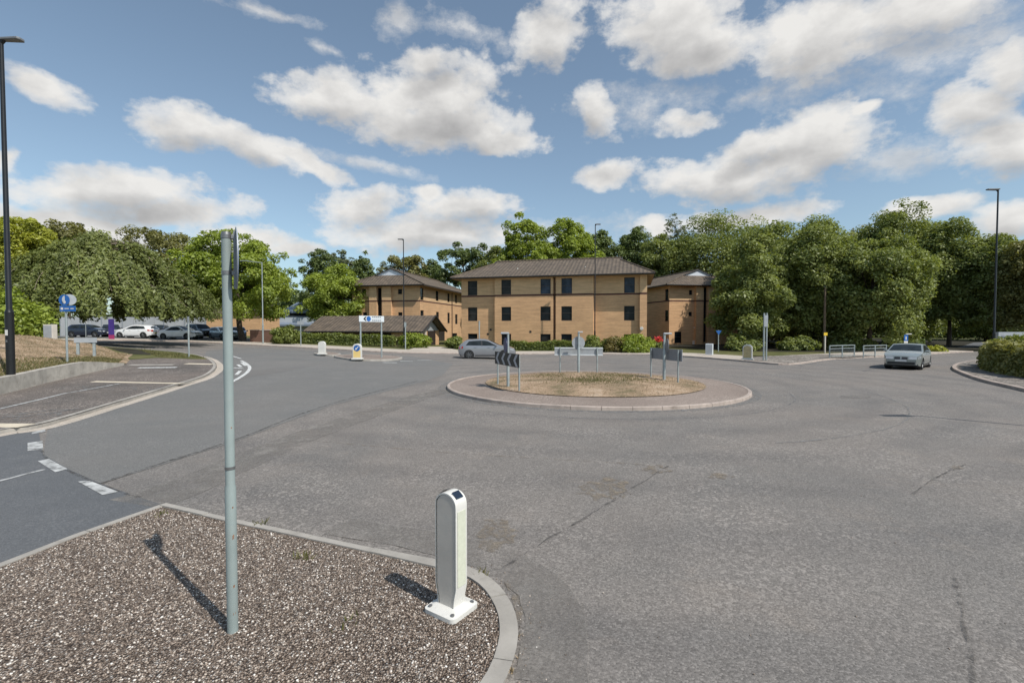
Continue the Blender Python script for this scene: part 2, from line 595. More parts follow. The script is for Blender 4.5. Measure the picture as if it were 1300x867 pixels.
def drape(name, poly, dz, mat, label_kind='structure', extra=None):
    """a sheet that follows the terrain"""
    bm = bmesh.new()
    vs = [bm.verts.new((p[0], p[1], 0)) for p in poly]
    f = bm.faces.new(vs)
    f.normal_update()
    if f.normal.z < 0:
        f.normal_flip()
    x0, x1 = min(p[0] for p in poly), max(p[0] for p in poly)
    y0, y1 = min(p[1] for p in poly), max(p[1] for p in poly)
    cuts = [((0, y, 0), (0, 1, 0)) for y in range(15, 34) if y0 < y < y1 and x0 < 0]
    cuts += [((x, 0, 0), (1, 0, 0)) for x in [0, -45] + list(range(-44, 0, 4)) if x0 < x < x1 and y1 > 15]
    for co, no in cuts:
        bmesh.ops.bisect_plane(bm, geom=bm.verts[:] + bm.edges[:] + bm.faces[:], plane_co=co, plane_no=no)
    bmesh.ops.triangulate(bm, faces=bm.faces[:])
    for v in bm.verts:
        v.co.z = T(v.co.x, v.co.y) + dz + (extra(v.co.x, v.co.y) if extra else 0)
    me = bpy.data.meshes.new(name)
    bm.to_mesh(me)
    bm.free()
    me.materials.append(mat)
    o = bpy.data.objects.new(name, me)
    col.objects.link(o)
    if label_kind:
        o['kind'] = label_kind
    return o


def resample(pts, step):
    pts = [Vector((p[0], p[1], 0)) for p in pts]
    out = [pts[0]]
    for a, b in zip(pts, pts[1:]):
        n = max(1, int(round((b - a).length / step)))
        for i in range(1, n + 1):
            out.append(a.lerp(b, i / n))
    return out


def spline(pts, n=6, closed=False):
    """Catmull-Rom through plan points"""
    pts = [Vector((p[0], p[1], 0)) for p in pts]
    out = []
    m = len(pts)
    for i in range(m if closed else m - 1):
        g = (lambda k: pts[k % m]) if closed else (lambda k: pts[min(max(k, 0), m - 1)])
        p0, p1, p2, p3 = g(i - 1), g(i), g(i + 1), g(i + 2)
        for k in range(n):
            t = k / n
            out.append(0.5 * ((2 * p1) + (p2 - p0) * t + (2 * p0 - 5 * p1 + 4 * p2 - p3) * t * t + (3 * p1 - p0 - 3 * p2 + p3) * t ** 3))
    if not closed:
        out.append(pts[-1])
    return out


def offset(path, d, closed=False):
    out = []
    n = len(path)
    for i in range(n):
        a = path[(i - 1) % n] if closed else path[max(i - 1, 0)]
        b = path[(i + 1) % n] if closed else path[min(i + 1, n - 1)]
        t = Vector((b[0] - a[0], b[1] - a[1], 0)).normalized()
        out.append(Vector((path[i][0] - t.y * d, path[i][1] + t.x * d, 0)))
    return out


def ribbon(name, path, w, mat, dz, kind='structure', wob=0.0):
    path = [Vector((p[0], p[1], 0)) for p in path]
    l, r = offset(path, w / 2), offset(path, -w / 2)
    if wob:
        for q in (l, r):
            for p in q:
                p.x += rnd.uniform(-wob, wob)
                p.y += rnd.uniform(-wob, wob)
    vs = [(p.x, p.y, T(p.x, p.y) + dz) for pr in zip(l, r) for p in pr]
    fs = [(2 * i, 2 * i + 1, 2 * i + 3, 2 * i + 2) for i in range(len(path) - 1)]
    mb = MB(mat).add(vs, fs)
    o = mb.build(name)
    if kind:
        o['kind'] = kind
    return o


def kerb(name, path, w, h, mat, closed=False, stone=0.9, gap=0.012, base=-0.05, wf=None):
    """kerb stones along a plan line; the path is the road side face, the stones lie on its left"""
    path = [Vector((p[0], p[1], 0)) for p in path]
    if closed:
        path = path + [path[0]]
    cum = [0]
    for a, b in zip(path, path[1:]):
        cum.append(cum[-1] + (b - a).length)

    def at(s):
        for i in range(len(path) - 1):
            if s <= cum[i + 1] or i == len(path) - 2:
                t = (s - cum[i]) / max(1e-6, cum[i + 1] - cum[i])
                return path[i].lerp(path[i + 1], t), (path[i + 1] - path[i]).normalized()
    mb = MB(mat)
    n = max(1, round(cum[-1] / stone))
    st = cum[-1] / n
    for k in range(n):
        jz = rnd.uniform(-.004, .004)
        sub = 6
        ring = []
        for j in range(sub + 1):
            s = k * st + gap / 2 + (st - gap) * j / sub
            p, d = at(s)
            nrm = Vector((-d.y, d.x, 0))
            q = p + nrm * (wf(s / cum[-1]) if wf else w)
            ring.append([(p.x, p.y, T(p.x, p.y) + base), (p.x + nrm.x * .012, p.y + nrm.y * .012, T(p.x, p.y) + h - .018 + jz),
                         (p.x + nrm.x * .035, p.y + nrm.y * .035, T(p.x, p.y) + h + jz), (q.x, q.y, T(q.x, q.y) + h + jz), (q.x, q.y, T(q.x, q.y) + base)])
        vs = [v for r in ring for v in r]
        fs = []
        for j in range(sub):
            for i in range(4):
                fs.append((j * 5 + i, (j + 1) * 5 + i, (j + 1) * 5 + i + 1, j * 5 + i + 1))
        fs += [(0, 1, 2, 3, 4), tuple(sub * 5 + i for i in (4, 3, 2, 1, 0))]
        mb.add(vs, fs)
    o = mb.build(name)
    o['kind'] = 'structure'
    return o


# ------------------------------------------------------------------ foliage
def quads_mesh(name, V, tint, mat, parent=None):
    """V: (n,4,3) corner array"""
    n = len(V)
    me = bpy.data.meshes.new(name)
    me.vertices.add(n * 4)
    me.vertices.foreach_set('co', V.reshape(-1).astype(np.float32))
    me.loops.add(n * 4)
    me.loops.foreach_set('vertex_index', np.arange(n * 4, dtype=np.int32))
    me.polygons.add(n)
    me.polygons.foreach_set('loop_start', np.arange(0, n * 4, 4, dtype=np.int32))
    me.materials.append(mat)
    me.update(calc_edges=True)
    at = me.attributes.new('tint', 'FLOAT', 'FACE')
    at.data.foreach_set('value', np.clip(tint, 0, 1).astype(np.float32))
    o = bpy.data.objects.new(name, me)
    col.objects.link(o)
    if parent:
        o.parent = parent
    return o


def unit(a):
    return a / np.maximum(1e-9, np.linalg.norm(a, axis=1, keepdims=True))


def leaves(rng, pos, nrm, size, droop=0.0, long=1.5):
    """leaf shaped (diamond) faces at pos, facing nrm"""
    n = len(pos)
    r = unit(rng.normal(size=(n, 3)))
    if droop:
        r = unit(r * (1 - droop) + np.array([0, 0, -1.0]) * droop)
    a = unit(r - nrm * np.sum(r * nrm, 1, keepdims=True))
    b = np.cross(nrm, a)
    s = size[:, None]
    fold = nrm * s * 0.18
    return np.stack([pos - a * s * long * .5, pos + b * s * .42 + fold, pos + a * s * long * .5, pos - b * s * .42 + fold], 1)


def crown(rng, c, rad, n, size, clumps=70, cr=(0.22, 0.34), flat=0.75, hang=0.0, lumpy=0.18, cut=-0.75):
    """leaf clumps through an uneven envelope"""
    c, rad = np.array(c), np.array(rad)
    d = unit(rng.normal(size=(clumps * 3, 3)))
    d = d[d[:, 2] > cut][:clumps]
    m = len(d)
    ph = rng.uniform(0, 6.28, 6)
    lump = 1 + lumpy * (np.sin(d[:, 0] * 4 + ph[0]) * np.sin(d[:, 1] * 4.3 + ph[1]) + np.sin(d[:, 2] * 5 + ph[2]) * .6)
    rr = rng.uniform(0.40, 0.86, m) * lump
    rr[: m // 2] = rng.uniform(.74, .90, m // 2) * lump[: m // 2]
    C = c + d * rad * rr[:, None]
    CR = rng.uniform(cr[0], cr[1], m) * (rad.mean()) * rng.choice([.7, 1, 1.15], m)
    w = CR ** 2
    k = rng.choice(m, n, p=w / w.sum())
    dd = unit(rng.normal(size=(n, 3)) + np.array([0, 0, .25]) + (d[k] * .5))
    u = rng.uniform(0, 1, n) ** 0.45
    pos = C[k] + dd * (CR[k] * u)[:, None] * np.array([1, 1, flat])
    nr = unit(dd * .55 + np.array([0, 0, .55]) + rng.normal(size=(n, 3)) * .5)
    sz = size * rng.lognormal(0, .28, n)
    tc = rng.uniform(.15, .85, m)
    tint = tc[k] * .6 + rng.uniform(0, .4, n)
    return leaves(rng, pos, nr, sz, hang), tint, C


def limb_tree(mb, rng, base, top, r0, targets, lean=0.3):
    base, top = np.array(base, float), np.array(top, float)
    n = 6
    pts = []
    for i in range(n):
        t = i / (n - 1)
        p = base * (1 - t) + top * t
        p[:2] += rng.normal(size=2) * lean * .25 * (0 < t)
        pts.append(p)
    mb.tube([Vector(p) for p in pts], [r0 * (1.25 if i == 0 else 1 - .62 * i / (n - 1)) for i in range(n)], 9)
    for tg in targets:
        i = rng.integers(2, n)
        s = pts[i]
        mid = (s + tg) / 2 + rng.normal(size=3) * .12 * np.linalg.norm(tg - s)
        mid[2] += .08 * np.linalg.norm(tg - s)
        rr = r0 * (1 - .62 * i / (n - 1)) * .5
        mb.tube([Vector(s), Vector(mid), Vector(tg)], [rr, rr * .6, rr * .22], 6, False)


RGp = 'large trees lining the right side'


def tree(px0, px1, ytop, ybot, depth, kind, label, n=16000, size=.30, seed=0, group=None, name='broadleaf_tree', cat='tree',
         trunk_px=None, bark='bark', clumps=70, cr=(.22, .34), flat=.75, lumpy=.18, tr=None, cut=-.75, limbs=16):
    rng = np.random.default_rng(seed + 100)
    x0, x1 = X(px0, depth), X(px1, depth)
    zt, zb = Zp(ytop, depth), Zp(ybot, depth)
    cx = (x0 + x1) / 2
    bx = X(trunk_px, depth) if trunk_px else cx
    gz = T(bx, depth)
    zb = max(zb, gz + .3)
    rx, rz = (x1 - x0) / 2, (zt - zb) / 2
    n, size, clumps = int(n * 2.7), size * .62, int(clumps * 2.6)
    cr = (cr[0] * .66, cr[1] * .80) if group != RGp else (cr[0] * .75, cr[1] * 1.05)
    lumpy = lumpy if group != RGp else lumpy * .8
    root = empty(name, (bx, depth, gz), label, cat, group)
    V, tint, C = crown(rng, (cx - bx, 0, (zt + zb) / 2 - gz), (rx, rx * .95, rz), n, size, clumps, cr, flat, 0, lumpy, cut)
    quads_mesh('crown', V, tint, LEAF[kind], root)
    mb = MB(M[bark])
    tr = tr or max(.16, rx * .05)
    sel = C[rng.permutation(len(C))[:limbs]]
    limb_tree(mb, rng, (0, 0, -.2), (cx - bx, 0, (zt + zb) / 2 - gz + rz * .35), tr, sel)
    mb.build('trunk', root, 60)
    return root


def bush(px0, px1, ytop, ybot, depth, kind, label, n=3500, size=.13, seed=0, group=None, name='shrub', cat='shrub', thick=None, boxy=False,
         clumps=40, dense=True):
    rng = np.random.default_rng(seed + 500)
    x0, x1 = X(px0, depth), X(px1, depth)
    cx = (x0 + x1) / 2
    gz = T(cx, depth)
    zt = Zp(ytop, depth) - gz
    rx = (x1 - x0) / 2
    ry = thick or max(.6, min(rx, 1.2))
    root = empty(name, (cx, depth, gz), label, cat, group)
    if boxy:
        return root, rx, ry, zt, rng
    V, tint, C = crown(rng, (0, 0, zt * .46), (rx * .92, ry, zt * .5), n, size, clumps, (.3, .5), .85, 0, .12, -1)
    keep = V[:, :, 2].min(1) > -.02
    quads_mesh('foliage', V[keep], tint[keep], LEAF[kind], root)
    mb = MB(M['bark'])
    for i in range(6):
        tg = C[rng.integers(len(C))]
        mb.tube([(rng.normal() * .1, rng.normal() * .1, 0), tuple(tg * np.array([.5, .5, .7])), tuple(tg)], [.03, .02, .008], 5, False)
    mb.build('stem', root)
    return root


def hedge(pts, h, th, kind, label, n, size=.11, seed=0, group=None, name='clipped_hedge', wobble=.12, kind_part=None):
    """a hedge along a plan line"""
    rng = np.random.default_rng(seed + 900)
    pts = [Vector(p) for p in pts]
    path = resample(pts, .4)
    base = path[0]
    gz = T(base.x, base.y)
    root = empty(name, (base.x, base.y, gz), label, 'hedge', group)
    A = np.array([[p.x - base.x, p.y - base.y, T(p.x, p.y) - gz] for p in path])
    seg = rng.uniform(0, len(A) - 1.001, n)
    i = seg.astype(int)
    fr = (seg - i)[:, None]
    p = A[i] * (1 - fr) + A[i + 1] * fr
    t = unit(A[i + 1] - A[i])
    nr = np.stack([-t[:, 1], t[:, 0], np.zeros(n)], 1)
    ph = rng.uniform(0, 6.28, 4)
    hh = h * (1 + wobble * (np.sin(seg * .55 + ph[0]) * .6 + np.sin(seg * 1.7 + ph[1]) * .4))
    # rounded section
    a = rng.uniform(-.15, math.pi + .15, n)
    rr = rng.uniform(.72, 1.03, n)
    yy = np.sign(np.cos(a)) * np.abs(np.cos(a)) ** .55 * th * .5 * rr
    zz = np.where(np.sin(a) > 0, np.abs(np.sin(a)) ** .5, 0) * rr
    low = rng.uniform(0, 1, n) < .55
    zz = np.where(low, rng.uniform(0.02, .95, n), zz)
    yy = np.where(low, np.sign(rng.normal(size=n)) * th * .5 * rng.uniform(.8, 1.02, n) * (1 - .35 * zz ** 6), yy)
    pos = p + nr * yy[:, None] + np.array([0, 0, 1]) * (zz * hh)[:, None] + rng.normal(size=(n, 3)) * .05
    pos[:, 2] = np.maximum(pos[:, 2], .02)
    nn = unit(nr * np.sign(yy)[:, None] * (1 - zz)[:, None] + np.array([0, 0, 1]) * (zz * .8 + .2)[:, None] + rng.normal(size=(n, 3)) * .45)
    cl = np.sin(pos[:, 0] * 2.1 + ph[2]) * np.sin(pos[:, 2] * 3.1 + pos[:, 1] * 1.7 + ph[3]) * .22
    tint = .45 + cl + rng.uniform(-.3, .3, n)
    quads_mesh('foliage', leaves(rng, pos, nn, size * rng.lognormal(0, .25, n)), tint, LEAF[kind], root)
    # twiggy core
    mb = MB(M['bark'])
    vs = []
    for q in A:
        vs += [(q[0], q[1], q[2] - .1)]
    for k in range(0, len(A), 1):
        q = A[k]
        for s in (-.25, .25):
            y = th * s * .8
            mb.tube([(q[0], q[1] + y * .3, q[2] - .05), (q[0] + rng.normal() * .1, q[1] + y, q[2] + h * .5), (q[0] + rng.normal() * .2, q[1] + y, q[2] + h * .85)],
                    [.03, .02, .01], 5, False)
    mb.build('stem', root)
    return root


def blades(name, rng, XY, zf, h, w, mat):
    n = len(XY)
    z = np.array([zf(x, y) for x, y in XY])
    b = np.column_stack([XY, z])
    a = rng.uniform(0, 6.28, n)
    d = np.column_stack([np.cos(a), np.sin(a), np.zeros(n)])
    hh = h * rng.lognormal(0, .3, n)
    tip = b + np.column_stack([rng.normal(size=n) * h * .5, rng.normal(size=n) * h * .5, hh])
    ww = w * rng.uniform(.6, 1.3, n)
    V = np.stack([b - d * ww[:, None], b + d * ww[:, None], tip + d * ww[:, None] * .3, tip - d * ww[:, None] * .3], 1)
    o = quads_mesh(name, V, rng.uniform(0, 1, n), mat)
    o['kind'] = 'stuff'
    return o


# ================================================================== GROUND
def make_ground():
    xs = [-1500, -600, -250, -120, -80] + list(range(-60, 61, 4)) + [80, 120, 250, 600, 1500]
    ys = [-400, -100, -40, -10, 0, 10] + list(range(15, 34)) + [40, 50, 60, 70, 90, 130, 200, 400, 900, 2000]
    if 0 not in xs:
        xs.append(0)
    xs = sorted(set(xs + [-45]))
    vs = [(x, y, T(x, y) - .03) for y in ys for x in xs]
    w = len(xs)
    fs = [(j * w + i, j * w + i + 1, (j + 1) * w + i + 1, (j + 1) * w + i) for j in range(len(ys) - 1) for i in range(w - 1)]
    MB(M['ground']).add(vs, fs).build('ground')['kind'] = 'structure'


make_ground()


def pl(*pts, dz=0.0):
    return [G(x, y, dz) for x, y in pts]


# the carriageway: one sheet, everything else lies on it
far_kerb_px = [(40, 434.5), (120, 432.5), (215, 433.5), (300, 437.5), (420, 444), (500, 448), (590, 449.5), (700, 450), (820, 451), (880, 454),
               (940, 459), (1001, 463.5), (1055, 457), (1127, 453), (1189, 449.5), (1236, 447)]
far_kerb = [G(x, y) for x, y in far_kerb_px]
road_poly = [Vector((-60, -30, 0)), Vector((60, -30, 0)), Vector((75, 30, 0)), Vector((95, 62, 0))] + \
            [Vector((p.x, p.y + 1.0, 0)) for p in reversed(far_kerb)] + [Vector((-75, 66, 0)), Vector((-75, 20, 0))]
drape('road', road_poly, 0.0, M['asphalt'])

# smoother surface on the left half, behind the seam
drape('road_resurfacing', pl((55, 577), (90, 597), (128, 614), (200, 592), (300, 560), (420, 515), (540, 484), (562, 476), (575, 462), (520, 452), (400, 446),
                              (300, 441), (262, 446), (250, 480), (160, 512), (60, 546)), .006, M['asphalt_smooth'])
drape('approach_road', pl((55, 577), (90, 597), (128, 614), (178, 632), (207, 641)) + [G(100, 678), G(0, 716), Vector((-6.5, 4.3, 0)), Vector((-18, -2, 0)), Vector((-40, 2, 0)),
                                                                                       Vector((-30, 12, 0))] + [G(-60, 562), G(0, 552), G(48, 543)], .006, M['asphalt_new'])
ribbon('road_seam', spline(pl((52, 572), (62, 584), (90, 599), (128, 616), (178, 632)), 6), .05, M['crack_line'], .012, wob=.012)
ribbon('road_seam', spline(pl((128, 614), (200, 590), (300, 558), (420, 513), (530, 484)), 8), .08, M['crack_line'], .011, wob=.02)
# tar repairs, cracks and grit on the near road
ribbon('road_crack', spline(pl((638, 722), (690, 688), (745, 656), (790, 628), (848, 592)), 7), .03, M['crack_line'], .010, wob=.018)
ribbon('road_crack', spline(pl((1212, 733), (1222, 780), (1236, 867), (1242, 930)), 9), .028, M['crack_line'], .010, wob=.015)
ribbon('road_crack', spline(pl((1158, 628), (1190, 606), (1226, 590)), 7), .03, M['crack_line'], .013, wob=.015)
ribbon('road_crack', spline(pl((400, 560), (560, 574), (700, 583), (820, 590)), 8), .03, M['dust'], .010, wob=.012)


def blot(name, px, py, rx, ry, mat, dz, seed, n=22):
    r = random.Random(seed)
    q = []
    for i in range(n):
        a = 2 * math.pi * i / n
        k = r.uniform(.6, 1.15)
        q.append(G(px + math.cos(a) * rx * k, py + math.sin(a) * ry * k))
    return drape(name, q, dz, mat)


blot('loose_grit', 832, 596, 22, 6, M['dust'], .009, 1)
blot('loose_grit', 914, 605, 17, 4, M['dust'], .009, 2)
blot('loose_grit', 770, 622, 36, 16, M['dust'], .007, 3)
blot('loose_grit', 630, 680, 34, 20, M['dust'], .007, 4)
blot('loose_grit', 1215, 594, 10, 3, M['dust'], .014, 6)
drape('loose_grit', pl((640, 738), (654, 746), (664, 766), (663, 790), (656, 806), (655, 776), (648, 756)), .007, M['dust'])
M['pale_worn'] = torn(asphalt('pale_worn_asphalt', (.215, .200, .184), (.235, .212, .192), (.27, .25, .228), 80, 0.4), 1.1, .36, .66)
ribbon('worn_band', spline(pl((170, 640), (250, 612), (340, 572), (430, 538), (520, 508), (565, 495)), 3), .9, M['pale_worn'], .008, wob=.05)
ribbon('worn_band', spline(pl((700, 867), (705, 800), (690, 750), (640, 715), (560, 690), (430, 668)), 3), .5, M['pale_worn'], .008, wob=.02)
# iron covers
drape('manhole_cover', pl((1068, 502), (1106, 503), (1104, 506), (1066, 505)), .008, M['pale_worn'])


# ---- near traffic island, gravel with a kerb
ISL = .085
right_edge = pl((207, 640), (300, 661), (380, 678), (470, 697), (545, 711), dz=ISL)
nose = spline(pl((545, 711), (590, 721), (622, 738), (645, 768), (652, 804), (642, 846), (618, 886), (560, 960), dz=ISL), 8)
left_edge = pl((207, 640), (100, 677), (0, 716), dz=ISL)
left_far = left_edge[-1] + (left_edge[-1] - left_edge[0]) * 1.6
outline = [Vector((p.x, p.y, 0)) for p in right_edge[:-1]] + nose + [Vector((-.9, -1.0, 0)), Vector((left_far.x, -1.2, 0)), Vector((left_far.x, left_far.y, 0))] + \
          [Vector((p.x, p.y, 0)) for p in reversed(left_edge[1:])]
gi = drape('gravel_island', outline, ISL - .012, M['gravel'], None)
gi['kind'] = 'structure'
kp_thin = list(reversed([left_far] + list(reversed(left_edge))))
kerb('thin_kerb', [left_far] + list(reversed(left_edge)), -.05, ISL, M['kerb'])
nose_all = right_edge[:-1] + nose
kerb('island_kerb', nose_all, -.135, ISL + .006, M['kerb'], gap=.008, wf=lambda t: -(.045 + .060 * smooth((t - .46) / .2)))

def pebbles(name, rng, XY, zf, r0, r1):
    bm = bmesh.new()
    bmesh.ops.create_icosphere(bm, subdivisions=1, radius=1)
    bv = np.array([v.co[:] for v in bm.verts])
    bf = np.array([[v.index for v in f.verts] for f in bm.faces])
    bm.free()
    n, k = len(XY), len(bv)
    r = rng.uniform(r0, r1, n)
    sc = np.stack([r * rng.uniform(.8, 1.35, n), r * rng.uniform(.7, 1.1, n), r * rng.uniform(.5, .8, n)], 1)
    a = rng.uniform(0, 6.283, n)
    p = bv[None] * (1 + rng.normal(size=(n, k, 1)) * .10) * sc[:, None, :]
    x = p[:, :, 0] * np.cos(a)[:, None] - p[:, :, 1] * np.sin(a)[:, None] + XY[:, 0:1]
    y = p[:, :, 0] * np.sin(a)[:, None] + p[:, :, 1] * np.cos(a)[:, None] + XY[:, 1:2]
    z = p[:, :, 2] + np.array([zf(*q) for q in XY])[:, None] + (sc[:, 2] * .45)[:, None]
    V = np.stack([x, y, z], 2).reshape(-1, 3)
    Fc = (bf[None] + (np.arange(n) * k)[:, None, None]).reshape(-1, 3)
    me = bpy.data.meshes.new(name)
    me.vertices.add(len(V))
    me.vertices.foreach_set('co', V.reshape(-1).astype(np.float32))
    me.loops.add(len(Fc) * 3)
    me.loops.foreach_set('vertex_index', Fc.reshape(-1).astype(np.int32))
    me.polygons.add(len(Fc))
    me.polygons.foreach_set('loop_start', np.arange(0, len(Fc) * 3, 3, dtype=np.int32))
    me.polygons.foreach_set('use_smooth', np.ones(len(Fc), dtype=bool))
    me.materials.append(M['pebbles'])
    me.update(calc_edges=True)
    at = me.attributes.new('tint', 'FLOAT', 'FACE')
    at.data.foreach_set('value', np.repeat(rng.uniform(0, 1, n), len(bf)).astype(np.float32))
    o = bpy.data.objects.new(name, me)
    col.objects.link(o)
    o['kind'] = 'stuff'
    return o


def inside(poly, XY):
    x, y = XY[:, 0], XY[:, 1]
    r = np.zeros(len(XY), bool)
    for i in range(len(poly)):
        a, b = poly[i - 1], poly[i]
        c = ((a.y > y) != (b.y > y)) & (x < (b.x - a.x) * (y - a.y) / (b.y - a.y + 1e-12) + a.x)
        r ^= c
    return r


cand = np.column_stack([nrng.uniform(-6.5, .6, 90000), nrng.uniform(1.2, 7.2, 90000)])
inn = offset(outline, .07 if sum(outline[i - 1].x * outline[i].y - outline[i].x * outline[i - 1].y for i in range(len(outline))) > 0 else -.07, True)
cand = cand[inside(inn, cand)]
pebbles('gravel_pebbles', nrng, cand[:34000], lambda x, y: ISL - .012, .0045, .0100)
# stones kicked on to the road and caught along the kerb
st_ = []
for p in nose[4:-6]:
    for _ in range(2):
        st_.append((p.x + abs(nrng.normal()) * .16 + .01, p.y + nrng.normal() * .12))
for p in right_edge:
    pass
st_ += [(nrng.uniform(-.4, 5), nrng.uniform(3.2, 9)) for _ in range(70)]
st_ = np.array(st_)
st_ = st_[~inside(offset(outline, -.03 if inn[0] is None else .0, True), st_)]
pebbles('stray_pebbles', nrng, st_, lambda x, y: .004, .004, .009)

wx = []
for px_, py_, k_ in ((387, 706, 26), (331, 664, 18), (612, 727, 16), (205, 652, 14), (440, 790, 12)):
    c_ = G(px_, py_, ISL)
    wx.append(np.array([[c_.x, c_.y]]) + nrng.normal(size=(k_, 2)) * .045)
blades('weeds', nrng, np.concatenate(wx), lambda x, y: ISL - .01, .045, .008, LEAF['grass'])
cw = []
for p in nose[6:-10:3] + right_edge[1:]:
    if nrng.uniform() < .6:
        cw.append(np.array([[p.x + .01, p.y + .01]]) + nrng.normal(size=(10, 2)) * .02)
blades('weeds', nrng, np.concatenate(cw), lambda x, y: .0, .035, .006, LEAF['straw'])

# ---- central roundabout island
c0, r0 = None, None
near, far_ = G(752, 521.5), G(752, 470.5, .12)
RC = Vector(((near.x + far_.x) / 2, (near.y + far_.y) / 2, 0))
RC.x = X(756, RC.y * .96)
RR = (far_.y - near.y) / 2
RG = RR * .735


def circ(c, r, n=96, s=1.0, dx=0, dy=0):
    return [Vector((c.x + dx + r * math.cos(2 * math.pi * i / n), c.y + dy + r * s * math.sin(2 * math.pi * i / n), 0)) for i in range(n)]


KH = .11
ringc = circ(RC, RR)
GC = Vector((X(752, RC.y) - .1, RC.y - .1, 0))


def mound(x, y):
    d = math.hypot(x - RC.x, y - RC.y)
    k = max(0, 1 - d / RR)
    return KH - .012 + .22 * smooth(k * 1.3)


def ring_sheet(name, r_in, r_out, zf, mat, nr=8, kind='structure', dz=0.0):
    vs, fs = [], []
    n = 96
    for j in range(nr + 1):
        for i in range(n):
            a = 2 * math.pi * i / n
            r = r_in + (r_out - r_in) * j / nr
            x, y = RC.x + r * math.cos(a), RC.y + r * math.sin(a)
            vs.append((x, y, zf(x, y) + dz))
    for j in range(nr):
        for i in range(n):
            fs.append((j * n + i, j * n + (i + 1) % n, (j + 1) * n + (i + 1) % n, (j + 1) * n + i))
    o = MB(mat).add(vs, [tuple(reversed(f)) for f in fs]).build(name, smooth=40)
    o['kind'] = kind
    return o


ring_sheet('roundabout_paving', RG - .2, RR - .10, mound, M['pave_brown'])
ring_sheet('roundabout_grass_bed', .01, RG, mound, M['dry'], 10, dz=.025)
kerb('roundabout_kerb', ringc, .13, KH, M['kerb_brown'], closed=True, gap=.014)
ribbon('grit_line', circ(RC, RR + .18) + [circ(RC, RR + .18)[0]], .30, M['faint'], .007, wob=.03)
nb = 7000
rr_ = RG * np.sqrt(nrng.uniform(0, 1, nb)) * 1.01
aa_ = nrng.uniform(0, 6.283, nb)
blades('dry_grass_blades', nrng, np.column_stack([RC.x + rr_ * np.cos(aa_), RC.y + rr_ * np.sin(aa_)]), lambda x, y: mound(x, y) + .02, .03, .010, LEAF['straw'])
ng = 3600
cl_ = nrng.normal(size=(14, 2)) * RG * .33
ci_ = nrng.integers(0, 14, ng)
gxy = cl_[ci_] + nrng.normal(size=(ng, 2)) * .45
gxy = gxy[np.hypot(gxy[:, 0], gxy[:, 1]) < RG * .97]
blades('green_grass_tufts', nrng, gxy + np.array([RC.x, RC.y]), lambda x, y: mound(x, y) + .02, .035, .012, LEAF['grass'])

# ---- left footway, wall and dry bank
foot_edge_px = [(-140, 578), (0, 551), (60, 541), (160, 511), (225, 491), (262, 479), (275, 467), (268, 458), (252, 452.5), (225, 448), (180, 444.5), (120, 440)]
foot_edge = spline(pl(*foot_edge_px), 6)
wall_px = [(-140, 529), (0, 505), (60, 489), (110, 477), (158, 466)]
wall_line = pl(*wall_px)
foot_poly = [Vector((p.x, p.y, 0)) for p in foot_edge] + list(reversed([Vector((p.x, p.y, 0)) for p in pl(*wall_px)])) 
foot_poly = [Vector((p.x, p.y, 0)) for p in foot_edge[:6 * 9 + 1]] + pl((200, 456), (165, 459)) + [Vector((p.x, p.y, 0)) for p in reversed(wall_line)]
drape('footway', foot_poly, .10, M['footway'])
kerb('footway_kerb', foot_edge, .16, .105, M['kerb'])
ribbon('kerb_channel', [Vector((p.x, p.y, 0)) for p in offset(foot_edge, -.17)], .32, M['pave_pale'], .009, wob=.02)
fz = .108
ribbon('tactile_strip', pl((118, 484.5), (232, 487), dz=.1), .30, M['cream'], fz)
ribbon('tactile_strip', pl((-20, 540), (34, 540.5), dz=.1), .45, M['cream'], fz)
ribbon('tactile_strip', pl((236, 461.8), (270, 462.5), dz=.1), .45, M['cream'], fz)
ribbon('cycle_lane_line', resample(pl((-80, 533), (0, 519), (80, 500), (152, 487), dz=.1), .5), .11, M['paint_torn'], fz)
ribbon('cycle_lane_line', resample(pl((178, 498), (250, 482), dz=.1), 2), .12, M['faint'], fz)
ribbon('paving_band', pl((164, 463.5), (221, 463), dz=.1), .5, M['kerb'], fz)
ribbon('cycle_lane_line', pl((176, 467), (224, 466.5), dz=.1), .35, M['paint'], fz)


def cycle_symbol(px, py, s, mat=None):
    c = G(px, py, .1)
    rings = []
    vs, fs = [], []
    for k, dx in enumerate((-.42, .42)):
        o = len(vs)
        for i in range(20):
            a = 2 * math.pi * i / 20
            for r in (.26, .34):
                vs.append((c.x + (dx + r * math.cos(a)) * s, c.y + r * math.sin(a) * s * 1.5, T(c.x, c.y) + fz))
        for i in range(20):
            j = (i + 1) % 20
            fs.append((o + 2 * i, o + 2 * i + 1, o + 2 * j + 1, o + 2 * j))
    for (ax, ay), (bx, by) in (((-.42, 0), (-.15, .62)), ((-.15, .62), (.32, .62)), ((.42, 0), (.30, .8)), ((-.42, 0), (.05, 0)), ((.05, 0), (.32, .62))):
        d = Vector((bx - ax, by - ay, 0)).normalized() * .05
        o = len(vs)
        for x, y in ((ax - d.y, ay + d.x), (bx - d.y, by + d.x), (bx + d.y, by - d.x), (ax + d.y, ay - d.x)):
            vs.append((c.x + x * s, c.y + y * s * 1.5, T(c.x, c.y) + fz + .002))
        fs.append((o, o + 3, o + 2, o + 1))
    MB(mat or M['faint']).add(vs, fs).build('cycle_symbol')['kind'] = 'structure'


cycle_symbol(110, 492, 1.1)
cycle_symbol(172, 493, 1.1)
cycle_symbol(26, 529, 1.1)

# low retaining wall
wp = [Vector((p.x, p.y, 0)) for p in resample(wall_line, 1.0)]
wl = len(wp)
mb = MB(M['concrete'])
wo = offset(wp, .28)
n_ = len(wp)


def wall_h(i):
    t = i / (n_ - 1)
    return .50 * (1 - smooth((t - .72) / .34)) + .07


